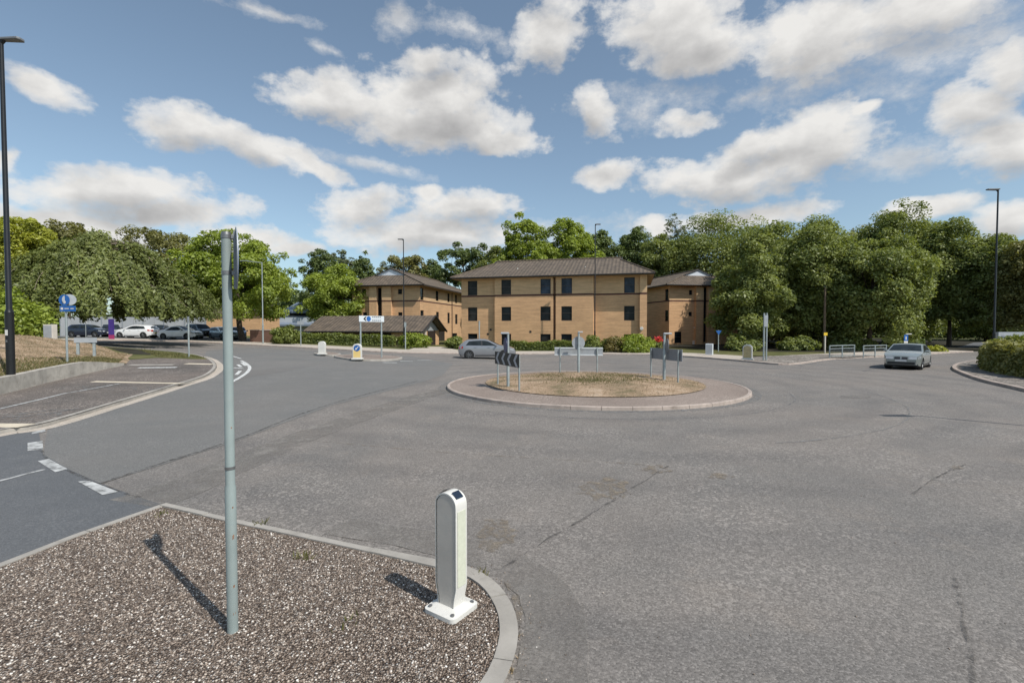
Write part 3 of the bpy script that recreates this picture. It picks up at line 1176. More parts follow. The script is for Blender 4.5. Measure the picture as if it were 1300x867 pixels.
vs, fs = [], []
for i in range(n_):
    a, b = wp[i], wo[i]
    h = wall_h(i)
    for p, z in ((a, -.1), (a, h + .1), (b, h + .1), (b, -.1)):
        vs.append((p.x, p.y, T(p.x, p.y) + z))
for i in range(n_ - 1):
    for k in range(3):
        fs.append((4 * i + k, 4 * (i + 1) + k, 4 * (i + 1) + k + 1, 4 * i + k + 1))
fs += [(0, 1, 2, 3), (4 * n_ - 1, 4 * n_ - 2, 4 * n_ - 3, 4 * n_ - 4)]
wallo = mb.add(vs, [tuple(reversed(f)) for f in fs]).build('retaining_wall')
tag(wallo, 'low pale concrete retaining wall holding back the dry grass bank', 'wall')

# grass bank behind the wall: rows along the wall, columns away from it
crest = [P(-190, 418, 26), P(0, 424, 29), P(60, 428.5, 31), P(120, 437.5, 32), P(150, 448.5, 31.5), P(163, 456, 30.5)]
crest_s = spline([(p.x, p.y) for p in crest], 8)
cz = np.interp(np.linspace(0, 1, len(crest_s)), np.linspace(0, 1, len(crest)), [p.z for p in crest])
NS, NT = 40, 12
wi = [Vector((p.x, p.y, 0)) for p in wo]
vs = []
bank_pts = []
for i in range(NS + 1):
    s = i / NS
    fi = s * (n_ - 1)
    a = wi[int(fi)].lerp(wi[min(n_ - 1, int(fi) + 1)], fi - int(fi))
    za = T(a.x, a.y) + wall_h(fi) + .09
    fc = s * (len(crest_s) - 1)
    b = crest_s[int(fc)].lerp(crest_s[min(len(crest_s) - 1, int(fc) + 1)], fc - int(fc))
    zb = max(float(np.interp(s, np.linspace(0, 1, len(cz)), cz)), T(b.x, b.y) + .1)
    for j in range(NT + 3):
        t = j / NT
        if t <= 1:
            p = a.lerp(b, t)
            z = za + (zb - za) * smooth(t) + .04 * math.sin(p.x * 1.3) * math.sin(p.y * .9) * (0 < t < 1)
        else:
            k = (t - 1) * NT
            p = a.lerp(b, 1 + .06 * k)
            z = zb + (T(p.x, p.y) - .05 - zb) * smooth(k / 2)
        vs.append((p.x, p.y, z))
W_ = NT + 3
last = [Vector(v) for v in vs[-W_:]]
ddir = (wi[-1] - wi[-4]).normalized()
for k_ in (1, 2):
    vs += [tuple(Vector((v.x, v.y, 0)) + ddir * .45 * k_ + Vector((0, 0, T(v.x, v.y) + .118 + (max(v.z, T(v.x, v.y) + .05) - T(v.x, v.y) - .118) * (.45, 0)[k_ - 1]))) for v in last]
fs = [(i * W_ + j, (i + 1) * W_ + j, (i + 1) * W_ + j + 1, i * W_ + j + 1) for i in range(NS + 2) for j in range(W_ - 1)]
bank = MB(M['dry']).add(vs, [tuple(f) for f in fs])
bo = bank.build('grass_bank', smooth=60)
bo['kind'] = 'structure'
BV = np.array(vs).reshape(NS + 3, W_, 3)
# a greener strip above the wall and standing straw
nb = 15000
si = nrng.uniform(0, NS - .01, nb)
tj = nrng.uniform(0, NT - .01, nb)


def bank_at(si, tj):
    i, j = si.astype(int), tj.astype(int)
    fi, fj = (si - i)[:, None], (tj - j)[:, None]
    return (BV[i, j] * (1 - fi) + BV[i + 1, j] * fi) * (1 - fj) + (BV[i, j + 1] * (1 - fi) + BV[i + 1, j + 1] * fi) * fj


bp = bank_at(si, tj)
zl = {}
b3 = bp.copy()


def blades3(name, rng, B, h, w, mat):
    it = iter(B[:, 2])
    return blades(name, rng, B[:, :2], lambda x, y: next(it), h, w, mat)


blades3('dry_grass_blades', nrng, b3, .04, .012, LEAF['straw'])
tj2 = nrng.uniform(0, 4.2, 9000)
blades3('green_grass_tufts', nrng, bank_at(nrng.uniform(0, NS - .01, 9000), tj2), .06, .014, LEAF['grass'])

# verge beyond the footway, tree shadow put in as a dark sheet
verge = pl((128, 441.5), (180, 445.3), (225, 449), (250, 453), (264, 458.5), (240, 458), (200, 456.5), (165, 459), (150, 451))
drape('grass_verge', verge, .112, M['lawn'])
drape('verge_shade_patch', pl((136, 443), (165, 444.8), (192, 447.5), (205, 451), (190, 453), (168, 452), (152, 448.5)), .12, M['soil_shade'])  # painted tree shade on the grass
vr = nrng.uniform(0, 1, (2600, 2))
pA, pB, pC = G(175, 446), G(262, 457), G(200, 456)
q_ = np.array([[(pA + (pB - pA) * a + (pC - pA) * b).x, (pA + (pB - pA) * a + (pC - pA) * b).y] for a, b in vr if a + b < 1])
blades('green_grass_tufts', nrng, q_, lambda x, y: T(x, y) + .11, .09, .016, LEAF['grass'])

# ---- far side: pavement with kerb, planting strip behind
fk = spline(far_kerb, 5)
kerb('far_kerb', fk, .16, .11, M['kerb_brown'])
# pale channel in front
ribbon('kerb_channel', [Vector((p.x, p.y, 0)) for p in offset(fk, -.2)], .35, M['faint'], .007, wob=.02)
fback = [Vector((p.x * 1.0, p.y + (5.0 if p.x < 4 else 4.6), 0)) for p in fk]
fin = offset(fk, .15)
drape('far_pavement', fin + list(reversed(offset(fk, 4.1))), .105, M['pave_pale'])
drape('planting_strip', offset(fk, 4.05) + [Vector((70, 66, 0)), Vector((40, 110, 0)), Vector((-60, 110, 0)), Vector((-75, 66, 0))], .09, M['lawn'])
drape('woodland_floor', [Vector((X(930, 47), 47.0, 0)), Vector((X(1120, 44.8), 44.8, 0)), Vector((X(1235, 50), 50, 0)), Vector((75, 54, 0)), Vector((75, 100, 0)), Vector((10, 100, 0))], .10, M['soil_shade'])
# car park tarmac at the left, pebbled corner on the right
drape('car_park', [Vector((X(20, 52), 53.0, 0)), Vector((X(330, 52), 53.0, 0)), Vector((X(330, 62), 64, 0)), Vector((X(20, 66), 64, 0))], .115, M['asphalt_smooth'])
drape('pebbled_corner', [Vector((p.x, p.y, 0)) for p in pl((944, 457), (1001, 461.3), (1050, 455.3), (1120, 451.5), (1040, 449.8), (990, 451.5), (955, 453), dz=.11)], .114, M['pebble_far'])
drape('access_path', pl((516, 446.5), (590, 447.5), (560, 441.5), (530, 441.5)), .118, M['pave_pale'])
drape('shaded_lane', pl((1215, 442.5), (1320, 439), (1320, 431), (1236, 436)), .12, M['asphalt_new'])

# far splitter islands
def small_island(name, px, mat, kmat, h=.12):
    q = [Vector((p.x, p.y, 0)) for p in pl(*px)]
    q = spline(q, 4, True)
    a = sum(q[i].x * q[(i + 1) % len(q)].y - q[(i + 1) % len(q)].x * q[i].y for i in range(len(q)))
    if a < 0:
        q.reverse()
    kerb(name + '_kerb', q, .13, h, kmat, closed=True, stone=.7)
    drape(name, offset(q, .12, True), h - .012, mat)


small_island('splitter_island', [(398, 450.2), (409, 451.8), (425, 452.5), (433, 450.5), (418, 448.3)], M['pave_brown'], M['kerb'])
small_island('splitter_island', [(424, 453.2), (440, 457), (470, 458.8), (500, 458), (511, 455.2), (495, 453), (455, 451.4)], M['pave_brown'], M['kerb'])
# right-hand hedge island
hk = [(1330, 503), (1300, 496), (1251, 484.5), (1224, 475), (1213, 468.5), (1220, 463), (1245, 459), (1290, 456), (1340, 454)]
hks = spline(pl(*hk), 7)
kerb('hedge_island_kerb', list(reversed(hks)), -.14, .12, M['kerb_brown'])
drape('hedge_island', offset(list(reversed(hks)), -.13) + [Vector((42, 24, 0))], .105, M['pebble_far'])
ribbon('edge_line', [Vector((p.x, p.y, 0)) for p in offset(hks, -.40)][8:52], .14, M['paint'], .008)

# road markings
def mark(*px, mat='paint_torn', dz=.013):
    drape('road_marking', [Vector((p.x, p.y, 0)) for p in pl(*px)], dz, M[mat])


mark((41, 549), (57, 545.5), (58, 548.5), (40, 551.5))
mark((35, 563), (54, 560), (55, 571), (35, 573))
mark((48, 586), (62, 583), (86, 596), (70, 600))
mark((99, 612), (114, 611), (150, 625), (130, 629))
ribbon('lane_line', resample(pl((-60, 624), (0, 611), (56, 596.5)), .5), .08, M['paint_torn'], .013)
ribbon('road_marking', pl((294, 452), (306, 455.5), dz=0), .12, M['paint'], .013)
ribbon('road_marking', spline(pl((306, 458), (313, 462), (317, 467), (313, 473.5), (300, 482), (288, 488)), 4), .16, M['paint'], .013)
for q in (((302, 463), (306, 466)), ((296, 467), (308, 468)), ((305, 471), (300, 476)), ((307, 460.5), (312, 464.5))):
    ribbon('road_marking', pl(*q), .16, M['paint'], .014)
ribbon('road_marking', pl((508, 458.6), (524, 458.8)), .22, M['paint'], .013)
ribbon('road_marking', pl((530, 457.6), (548, 457.2)), .15, M['paint'], .013)
ribbon('road_marking', pl((552, 456.6), (570, 456.4)), .15, M['faint'], .013)
ribbon('road_marking', pl((486, 460.3), (504, 460.8)), .22, M['paint'], .013)
ribbon('road_marking', pl((1056, 468), (1077, 469.5)), .16, M['faint'], .013)
ribbon('road_marking', pl((1096, 471.5), (1112, 467)), .16, M['faint'], .013)
ribbon('road_marking', pl((1100, 474), (1150, 475)), .10, M['faint'], .013)
ribbon('road_marking', pl((1202, 462), (1222, 460)), .16, M['faint'], .013)
ribbon('road_marking', pl((1000, 460.8), (1020, 465.5)), .2, M['faint'], .013)
drape('worn_surface', pl((316, 470), (388, 466), (360, 472), (320, 478), (300, 484)), .012, M['asphalt_patch'])
arc = [Vector((RC.x + (RR + 4.2) * math.cos(a), RC.y + (RR + 4.2) * math.sin(a), 0)) for a in np.linspace(-1.35, .1, 34)]
ribbon('worn_arc', arc, .05, M['faint'], .010, wob=.03)
arc = [Vector((RC.x + (RR + 1.3) * math.cos(a), RC.y + (RR + 1.3) * math.sin(a), 0)) for a in np.linspace(-2.2, -.2, 34)]
ribbon('worn_arc', arc, .05, M['faint'], .010, wob=.03)

# ================================================================== BUILDINGS
class Facade:
    """local frame on a wall: u along it (left to right), v out of it, z up"""

    def __init__(s, a, b):
        s.a, s.b = Vector((a[0], a[1], 0)), Vector((b[0], b[1], 0))
        s.e = (s.b - s.a).normalized()
        s.n = Vector((s.e.y, -s.e.x, 0))
        s.len = (s.b - s.a).length

    def mat(s, base):
        m = Matrix.Identity(4)
        o = s.a - base
        for i in range(3):
            m[i][0], m[i][1], m[i][2], m[i][3] = s.e[i], s.n[i], (0, 0, 1)[i], o[i]
        m[2][3] = -base.z
        return m

    def u(s, px, v=0.0):
        d = Vector(((px - 650) / F, 1, 0))
        o = s.a + s.n * v
        # t*d = o + u*e
        det = d.x * (-s.e.y) + s.e.x * d.y
        t = (o.x * (-s.e.y) + s.e.x * o.y) / det
        return (d * t - o).dot(s.e)

    def z(s, py, u, v=0.0):
        p = s.a + s.e * u + s.n * v
        return Zp(py, p.y)


def wall_panel(mb, u0, u1, v, z0, z1, holes, depth=.14):
    """a wall face with real openings and reveals"""
    us = sorted({u0, u1} | {h[0] for h in holes} | {h[1] for h in holes})
    zs = sorted({z0, z1} | {h[2] for h in holes} | {h[3] for h in holes})
    us = [u for u in us if u0 <= u <= u1]
    zs = [z for z in zs if z0 <= z <= z1]
    for i in range(len(us) - 1):
        for j in range(len(zs) - 1):
            cu, cz_ = (us[i] + us[i + 1]) / 2, (zs[j] + zs[j + 1]) / 2
            if any(h[0] < cu < h[1] and h[2] < cz_ < h[3] for h in holes):
                continue
            mb.add([(us[i], v, zs[j]), (us[i + 1], v, zs[j]), (us[i + 1], v, zs[j + 1]), (us[i], v, zs[j + 1])], [(0, 1, 2, 3)])
    for h in holes:
        a, b, c, d = h[:4]
        if not (u0 <= a and b <= u1):
            continue
        c, d = max(c, z0), min(d, z1)
        if c >= d:
            continue
        q = v - depth
        mb.add([(a, v, c), (b, v, c), (b, v, d), (a, v, d), (a, q, c), (b, q, c), (b, q, d), (a, q, d)],
               [(0, 4, 5, 1), (1, 5, 6, 2), (2, 6, 7, 3), (3, 7, 4, 0)])


def window(root, fm, u0, u1, v, z0, z1, rail=True, mull=0, name='window', glass='glass'):
    q = v - .09
    t = .05
    mb = MB(M['wframe'])
    mb.M = fm
    for b in ((u0, u0 + t, z0, z1), (u1 - t, u1, z0, z1), (u0 + t, u1 - t, z0, z0 + t), (u0 + t, u1 - t, z1 - t, z1)):
        mb.box(b[0], b[1], q - .04, q + .02, b[2], b[3])
    if rail:
        zm = z0 + (z1 - z0) * .52
        mb.box(u0 + t, u1 - t, q - .04, q + .012, zm - .03, zm + .03)
    for k in range(mull):
        um = u0 + (u1 - u0) * (k + 1) / (mull + 1)
        mb.box(um - .025, um + .025, q - .04, q + .012, z0 + t, z1 - t)
    w = mb.build(name, root)
    g = MB(M[glass])
    g.M = fm
    g.box(u0 + t * .6, u1 - t * .6, q - .035, q - .02, z0 + t * .6, z1 - t * .6)
    g.build('pane', w)
    return w


def roof_gablet(root, fm, u0, u1, v0, v1, ze, zr, inset, gw, along='u', mat='tile', flare=None):
    """hipped roof with a small gable at each ridge end. along: axis of the ridge. Box of the eaves in facade coords."""
    mb = MB(M[mat])
    mb.M = fm
    if along == 'u':
        c = (v0 + v1) / 2
        P_ = lambda a, b, z: (a, b, z)
        a0, a1, b0, b1 = u0, u1, v0, v1
    else:
        c = (u0 + u1) / 2
        P_ = lambda a, b, z: (b, a, z)
        a0, a1, b0, b1 = v0, v1, u0, u1
    half = (b1 - b0) / 2
    zg = zr - (zr - ze) * gw / half
    r0, r1 = a0 + inset, a1 - inset
    vs = [P_(a0, b0, ze), P_(a1, b0, ze), P_(a1, b1, ze), P_(a0, b1, ze),
          P_(r0, c, zr), P_(r1, c, zr), P_(r0, c - gw, zg), P_(r0, c + gw, zg), P_(r1, c - gw, zg), P_(r1, c + gw, zg)]
    # lower hips meet the gablets a bit further out
    fs = [(0, 1, 8, 5, 4, 6), (2, 3, 7, 4, 5, 9), (1, 2, 9, 8), (3, 0, 6, 7)]
    fs_base = [(3, 2, 1, 0)]
    mb.add(vs, fs)
    fix(mb, fm)
    r = mb.build('roof', root)
    k = .86
    for rr, sgn in ((r0, -1), (r1, 1)):
        gb = MB(M['louvre'])
        gb.M = fm
        e = rr + sgn * .02
        gb.add([P_(rr, c - gw, zg), P_(rr, c + gw, zg), P_(rr, c, zr), P_(e, c - gw * k, zg), P_(e, c + gw * k, zg), P_(e, c, zg + (zr - zg) * k)],
               [(3, 4, 5), (0, 1, 4, 3), (1, 2, 5, 4), (2, 0, 3, 5)])
        gb.build('gable_louvre', r)
    for rr, sgn in ((r0, -1), (r1, 1)):
        rb = MB(M['fascia'])
        rb.M = fm
        for s in (-1, 1):
            rb.tube([P_(rr + sgn * .12, c + s * gw * 1.06, zg - .03), P_(rr + sgn * .12, c, zr + .03)], .08, 5)
        rb.build('bargeboard', r)
    rg = MB(M['tile'])
    rg.M = fm
    rg.tube([P_(r0, c, zr + .02), P_(r1, c, zr + .02)], .12, 7)
    for (a, b), (g_a, g_b) in (((a0, b0), (r0, c - gw)), ((a0, b1), (r0, c + gw)), ((a1, b0), (r1, c - gw)), ((a1, b1), (r1, c + gw))):
        rg.tube([P_(a, b, ze + .02), P_(g_a, g_b, zg + .02)], .1, 7)
    rg.build('ridge_tiles', r)
    f = MB(M['fascia'])
    f.M = fm
    t = .16
    U0, U1, V0, V1 = u0, u1, v0, v1
    f.box(U0, U1, V1 - .05, V1, ze - t, ze - .002)
    f.box(U0, U1, V0, V0 + .05, ze - t, ze - .002)
    f.box(U0, U0 + .05, V0 + .05, V1 - .05, ze - t, ze - .002)
    f.box(U1 - .05, U1, V0 + .05, V1 - .05, ze - t, ze - .002)
    f.tube([(U0, V1 + .06, ze - .05), (U1, V1 + .06, ze - .05)], .06, 8)
    f.build('gutter', r)
    s = MB(M['soffit'])
    s.M = fm
    s.box(U0 + .05, U1 - .05, V0 + .05, V1 - .05, ze - t + .02, ze - t + .05)
    s.build('soffit', r)
    return r


def fix(mb, fm):
    """roof faces point up"""
    for i, f in enumerate(mb.f):
        a, b, c = (Vector(mb.v[k]) for k in f[:3])
        if (b - a).cross(c - a).z < 0:
            mb.f[i] = tuple(reversed(f))


# ---- main three-storey block
mA, mB = Vector((X(586, 57), 57, 0)), Vector((X(821, 52), 52, 0))
fa = Facade(mA, mB)
base = (mA + mB) / 2
base.z = 0
mroot = empty('office_building', base, 'long three-storey buff brick office block in the centre, facade square to the roundabout', 'building', 'buff brick office blocks')
fm = fa.mat(base)
ZE = 8.0
wz = [(Zp(374.5, 56), 7.75), (Zp(407.5, 56), Zp(390, 56)), (Zp(438.5, 56), Zp(423.7, 56))]
band_z = wz[0][0] - .02
secs = [(0.0, fa.u(628), 0.0), (fa.u(628, .45), fa.u(702, .45), .45), (fa.u(702, .45), fa.u(705.5, .45), .1), (fa.u(705.5, .45), fa.u(753, .45), .45),
        (fa.u(753, .45), fa.u(812), -.15), (fa.u(812), fa.len, .30)]
wins = [(594, 606, 0.0), (636.5, 648.8, .45), (686, 699, .45), (712.5, 726, .45), (792, 805.5, -.15)]
lw, uw, bc = MB(M['brick']), MB(M['brick_top']), MB(M['brick_dark'])
for m_ in (lw, uw, bc):
    m_.M = fm
holes = []
for a, b, v in wins:
    for z0, z1 in wz:
        holes.append((fa.u(a, v), fa.u(b, v), z0, z1, v))
D = 12.0
prev = None
for i, (u0, u1, v) in enumerate(secs):
    hs = [h for h in holes if u0 < (h[0] + h[1]) / 2 < u1]
    wall_panel(lw, u0, u1, v, -.3, band_z - .18, hs)
    wall_panel(uw, u0, u1, v, band_z, ZE, hs)
    bc.box(u0, u1, v - .1, v + .012, band_z - .18, band_z)
    if prev is not None:
        for mbb, z0, z1 in ((lw, -.3, band_z - .18), (uw, band_z, ZE), (bc, band_z - .18, band_z)):
            q = [(u0, prev, z0), (u0, v, z0), (u0, v, z1), (u0, prev, z1)]
            mbb.add(q, [(0, 1, 2, 3)] if v < prev else [(3, 2, 1, 0)])
    prev = v
for mbb, z0, z1 in ((lw, -.3, band_z - .18), (uw, band_z, ZE), (bc, band_z - .18, band_z)):
    mbb.add([(0, 0, z0), (0, -D, z0), (0, -D, z1), (0, 0, z1)], [(0, 3, 2, 1)][::1])
    mbb.add([(fa.len, .3, z0), (fa.len, -D, z0), (fa.len, -D, z1), (fa.len, .3, z1)], [(0, 1, 2, 3)])
    mbb.add([(0, -D, z0), (fa.len, -D, z0), (fa.len, -D, z1), (0, -D, z1)], [(0, 3, 2, 1)])
lw.build('lower_wall', mroot)
uw.build('upper_wall', mroot)
bc.build('brick_course', mroot)
for h in holes:
    window(mroot, fm, h[0], h[1], h[4], h[2], h[3], glass='glass_sky_tint' if h[3] > 7 and h[0] > 8 else rnd.choice(('glass', 'glass', 'glass_dim')))
pm = MB(M['pipe'])
pm.M = fm
pu = fa.u(704, .2)
pm.tube([(pu, .2, 0), (pu, .2, ZE - .2)], .055, 8)
pm.build('downpipe', mroot)
roof_gablet(mroot, fm, -.95, fa.len + .75, -D - .9, 1.15, ZE + .05, Zp(330.5, 60.5), 3.6, 1.0)
for k, (px, py) in enumerate(((657, 341.5), (742.5, 339.5))):
    u_ = fa.u(px, -2)
    vent = MB(M['white'])
    vent.M = fm
    zt_ = fa.z(py, u_, -2)
    vent.tube([(u_, -2, zt_ - .35), (u_, -2, zt_ + .1)], .07, 8)
    vent.tube([(u_ - .28, -2, zt_ - .3), (u_, -2, zt_ - .2), (u_ + .28, -2, zt_ - .3)], .05, 6)
    vent.build('roof_vent', mroot)
lampb = MB(M['white'])
lampb.M = fm
uu = fa.u(814.5, .3)
lampb.tube([(uu, .31, fa.z(417, uu, .3)), (uu, .42, fa.z(417, uu, .3))], [.19, .17], 14)
lampb.build('bulkhead_lamp', mroot)
for px, py in ((673.5, 421), (623, 418.5), (619.5, 424)):
    vb = MB(M['wframe'])
    vb.M = fm
    v_ = .45 if px > 628 else 0
    u_ = fa.u(px, v_)
    z_ = fa.z(py, u_, v_)
    vb.box(u_ - .11, u_ + .11, v_ - .02, v_ + .03, z_ - .11, z_ + .11)
    vb.build('air_brick', mroot)


# ---- the two flanking blocks
def flank(corner_px, d, th, front_len, side_len, mirror, label, fronts, sides, slit, bays, zr, doors=()):
    """corner is the near wall corner; front runs away from it to the left (mirror False) or right"""
    s = -1 if not mirror else 1
    cor = Vector((X(corner_px, d), d, 0))
    # front direction and depth direction
    fdir = Vector((s * math.cos(th), math.sin(th), 0))
    ddir = Vector((-s * math.sin(th), math.cos(th), 0))
    if not mirror:
        f = Facade(cor + fdir * front_len, cor)
        sd = Facade(cor, cor + ddir * side_len)
    else:
        f = Facade(cor, cor + fdir * front_len)
        sd = Facade(cor + ddir * side_len, cor)
    gz = 0
    base = (f.a + f.b) / 2
    root = empty('office_building', base, label, 'building', 'buff brick office blocks')
    ff, sf = f.mat(base), sd.mat(base)
    lw, uw, bc = MB(M['brick']), MB(M['brick_top']), MB(M['brick_dark'])
    bz = Zp(381, d)
    todo = []
    for fac, fmx, wlist, isfront in ((f, ff, fronts, True), (sd, sf, sides, False)):
        hs = []
        for (a, b, y0, y1) in wlist:
            ua, ub = sorted((fac.u(a), fac.u(b)))
            um = (ua + ub) / 2
            if not isfront:
                w = max(.55, ub - ua)
                ua, ub = um - w / 2, um + w / 2
            hs.append((max(.05, ua), min(fac.len - .05, ub), fac.z(y1, um), min(ZE - .3, fac.z(y0, um))))
        for mbb in (lw, uw, bc):
            mbb.M = fmx
        if isfront and slit:
            ua, ub = sorted((fac.u(slit[0]), fac.u(slit[1])))
            sl = (ua, ub, .4, ZE - .25)
            hs2 = hs + [sl]
        else:
            hs2 = hs
        wall_panel(lw, 0, fac.len, 0, -.3, bz - .18, hs2)
        wall_panel(uw, 0, fac.len, 0, bz, ZE, hs2)
        if isfront and slit:
            bc.box(-.012, ua, -.1, .012, bz - .18, bz)
            bc.box(ub, fac.len + .012, -.1, .012, bz - .18, bz)
        else:
            bc.box(-.012, fac.len + .012, -.1, .0115, bz - .18, bz)
        for h in hs:
            todo.append((fmx, h, False))
        if isfront and slit:
            todo.append((fmx, sl, True))
    # projecting piers
    lw.M = uw.M = bc.M = ff
    for (a, b) in bays:
        ua, ub = sorted((f.u(a, .5), f.u(b, .5)))
        lw.box(ua, ub, 0.004, .5, -.3, bz - .18)
        uw.box(ua, ub, 0.004, .5, bz, ZE - .02)
        bc.box(ua - .01, ub + .01, 0.004, .515, bz - .18, bz)
    # hidden sides
    other = Facade(f.a + ddir * side_len, f.a) if not mirror else Facade(f.b, f.b + ddir * side_len)
    back = Facade(f.b + ddir * side_len, f.a + ddir * side_len)
    for fac in (other, back):
        fmx = fac.mat(base)
        for mbb, z0, z1 in ((lw, -.3, bz - .18), (uw, bz, ZE), (bc, bz - .18, bz)):
            mbb.M = fmx
            mbb.add([(0, 0, z0), (fac.len, 0, z0), (fac.len, 0, z1), (0, 0, z1)], [(0, 1, 2, 3)])
    lw.build('lower_wall', root)
    uw.build('upper_wall', root)
    bc.build('brick_course', root)
    for fmx, h, sl in todo:
        window(root, fmx, h[0], h[1], 0, h[2], h[3], rail=True, name='stair_window' if sl else 'window')
    ov = 1.0
    roof_gablet(root, ff, -ov, front_len + ov, -side_len - ov, ov, ZE + .05, zr, 2.6, 2.2, along='v')
    return root, f, ff, sd, sf


rootL, fL, fmL, sL, smL = flank(533.3, 65.5, R(12), 9.9, 22.0, False, 'left three-storey buff brick office block rising behind the low tiled outbuilding',
                                [(460, 465, 367, 373.5), (505.6, 510.8, 367, 373.5), (505.6, 511, 396.5, 402.8), (460.8, 466, 396.5, 402.8)],
                                [(533.9, 538, 365.5, 381), (553.5, 557, 367, 382), (568.3, 571, 369, 383.5), (578, 580.5, 370.5, 385),
                                 (533.9, 538.3, 394, 404), (553.9, 557.5, 396, 410), (568.3, 571.2, 397, 410.5), (578, 581, 399, 411.5),
                                 (574.3, 580.5, 423, 436)],
                                (479, 484.6), [(469, 478.3), (485.3, 496.5)], 10.5)
rootR, fR, fmR, sR, smR = flank(849.3, 65.5, R(12), 10.4, 17.0, True, 'right three-storey buff brick office block half hidden by the large trees',
                                [(874.2, 878.3, 368.4, 374.5), (874, 878.2, 396, 401.5), (856.3, 865.2, 421, 435.5)],
                                [(843.8, 848, 367, 381.5), (843.8, 848, 394, 408)],
                                (893, 897.8), [(883.5, 892.3), (898.5, 908)], 10.35)
dp = MB(M['pipe'])
dp.M = smL
ud = sL.u(573.5)
dp.tube([(ud, .08, 0), (ud, .08, ZE - .2)], .06, 8)
dp.build('downpipe', rootL)
dd_ = MB(M['wframe'])
dd_.M = smL
ua_, ub_ = sorted((sL.u(556), sL.u(564)))
dd_.box(ua_, ub_, .004, .06, .2, 2.5)
dd_.build('door', rootL)
ml = MB(M['white'])
ml.M = fmR
uu = fR.u(880.6)
ml.box(uu - .2, uu + .2, .004, .2, Zp(438, 65), Zp(432.5, 65))
ml.build('meter_box', rootR)
for px in (881.5,):
    ml = MB(M['white'])
    ml.M = fmR
    uu = fR.u(px)
    ml.tube([(uu, .02, Zp(416, 65)), (uu, .15, Zp(416, 65))], .14, 12)
    ml.build('bulkhead_lamp', rootR)

# ---- low outbuilding with a tiled roof
oa, ob = Vector((X(394, 56), 56, 0)), Vector((X(531, 53), 53, 0))
fo = Facade(oa, ob)
base = (oa + ob) / 2
oroot = empty('outbuilding', base, 'low single-storey brick outbuilding with long brown tiled roof and open gable', 'building')
fmo = fo.mat(base)
ze, zr, dep = 2.12, 3.75, 6.0
lw = MB(M['brick_red'])
lw.M = fmo
def oh(a, b, y0, y1):
    u0, u1 = fo.u(a), fo.u(b)
    return (u0, u1, max(.25, Zp(y1, 54)), min(ze - .12, Zp(y0, 54)))
oholes = [oh(425, 431, 427, 433), oh(449, 456, 427, 433), oh(467, 496.5, 423.2, 434.5), oh(506.5, 511, 427, 432), oh(517, 528, 428.5, 440)]
u_split = fo.u(497)
wall_panel(lw, 0, u_split, 0, -.3, ze, [h for h in oholes if h[1] < u_split])
lw.add([(0, 0, -.3), (0, -dep, -.3), (0, -dep, ze), (0, 0, ze)], [(0, 3, 2, 1)])
lw.add([(0, -dep, -.3), (fo.len, -dep, -.3), (fo.len, -dep, ze), (0, -dep, ze)], [(0, 3, 2, 1)])
lw.add([(0, 0, ze), (0, -dep, ze), (0, -dep / 2, zr - .1)], [(0, 2, 1)])
lw.build('brown_wall', oroot)
lw2 = MB(M['brick'])
lw2.M = fmo
wall_panel(lw2, u_split, fo.len, 0, -.3, ze, [h for h in oholes if h[0] > u_split])
lw2.add([(fo.len, 0, -.3), (fo.len, -dep, -.3), (fo.len, -dep, ze), (fo.len, 0, ze)], [(0, 1, 2, 3)])
lw2.build('buff_wall', oroot)
for h in oholes:
    window(oroot, fmo, h[0], h[1], 0, h[2], h[3], rail=False, mull=2 if h[1] - h[0] > 2 else 0)
rf = MB(M['tile'])
rf.M = fmo
e0, e1, oh_, ov = -.55, fo.len + .75, .55, .0
zov = ze - .3
vs = [(e0, oh_, zov + .18), (e1, oh_, zov + .18), (e1, -dep / 2, zr), (e0, -dep / 2, zr), (e0, -dep - oh_, zov + .18), (e1, -dep - oh_, zov + .18)]
vs += [(x, y, z - .1) for x, y, z in vs]
rf.add(vs, [(0, 1, 2, 3), (3, 2, 5, 4), (6, 9, 8, 7), (9, 10, 11, 8), (0, 6, 7, 1), (4, 5, 11, 10), (0, 3, 9, 6), (3, 4, 10, 9), (1, 7, 8, 2), (2, 8, 11, 5)])
rfo = rf.build('roof', oroot)
bb = MB(M['fascia'])
bb.M = fmo
bb.tube([(e1 + .03, oh_ + .05, zov + .08), (e1 + .03, -dep / 2, zr - .03)], .11, 6)
bb.tube([(e1 + .03, -dep - oh_ - .05, zov + .08), (e1 + .03, -dep / 2, zr - .03)], .11, 6)
bb.tube([(e0, oh_ + .04, zov + .1), (e1, oh_ + .04, zov + .1)], .07, 6)
bb.build('bargeboard', rfo)
gg = MB(M['signback'])
gg.M = fmo
gg.add([(fo.len + .02, -.1, ze - .1), (fo.len + .02, -dep + .1, ze - .1), (fo.len + .02, -dep / 2, zr - .25)], [(0, 1, 2)])
gg.build('gable_glazing', oroot)
dd_ = MB(M['wframe'])
dd_.M = fmo
dd_.box(fo.len + .004, fo.len + .05, -dep * .80, -dep * .42, 0, 2.0)
dd_.build('door', oroot)
pc = MB(M['offwhite'])
pc.M = fmo
for y in (-.35, -1.4):
    pc.box(fo.len + .05, fo.len + .3, y - .16, y + .16, -.2, ze - .05)
pc.build('entrance_pier', oroot)
sat = MB(M['white'])
sat.M = fmo
us_ = fo.u(432)
sat.tube([(us_, .03, 1.62), (us_, .3, 1.68)], [.05, .2], 10)
sat.build('dish_aerial', oroot)

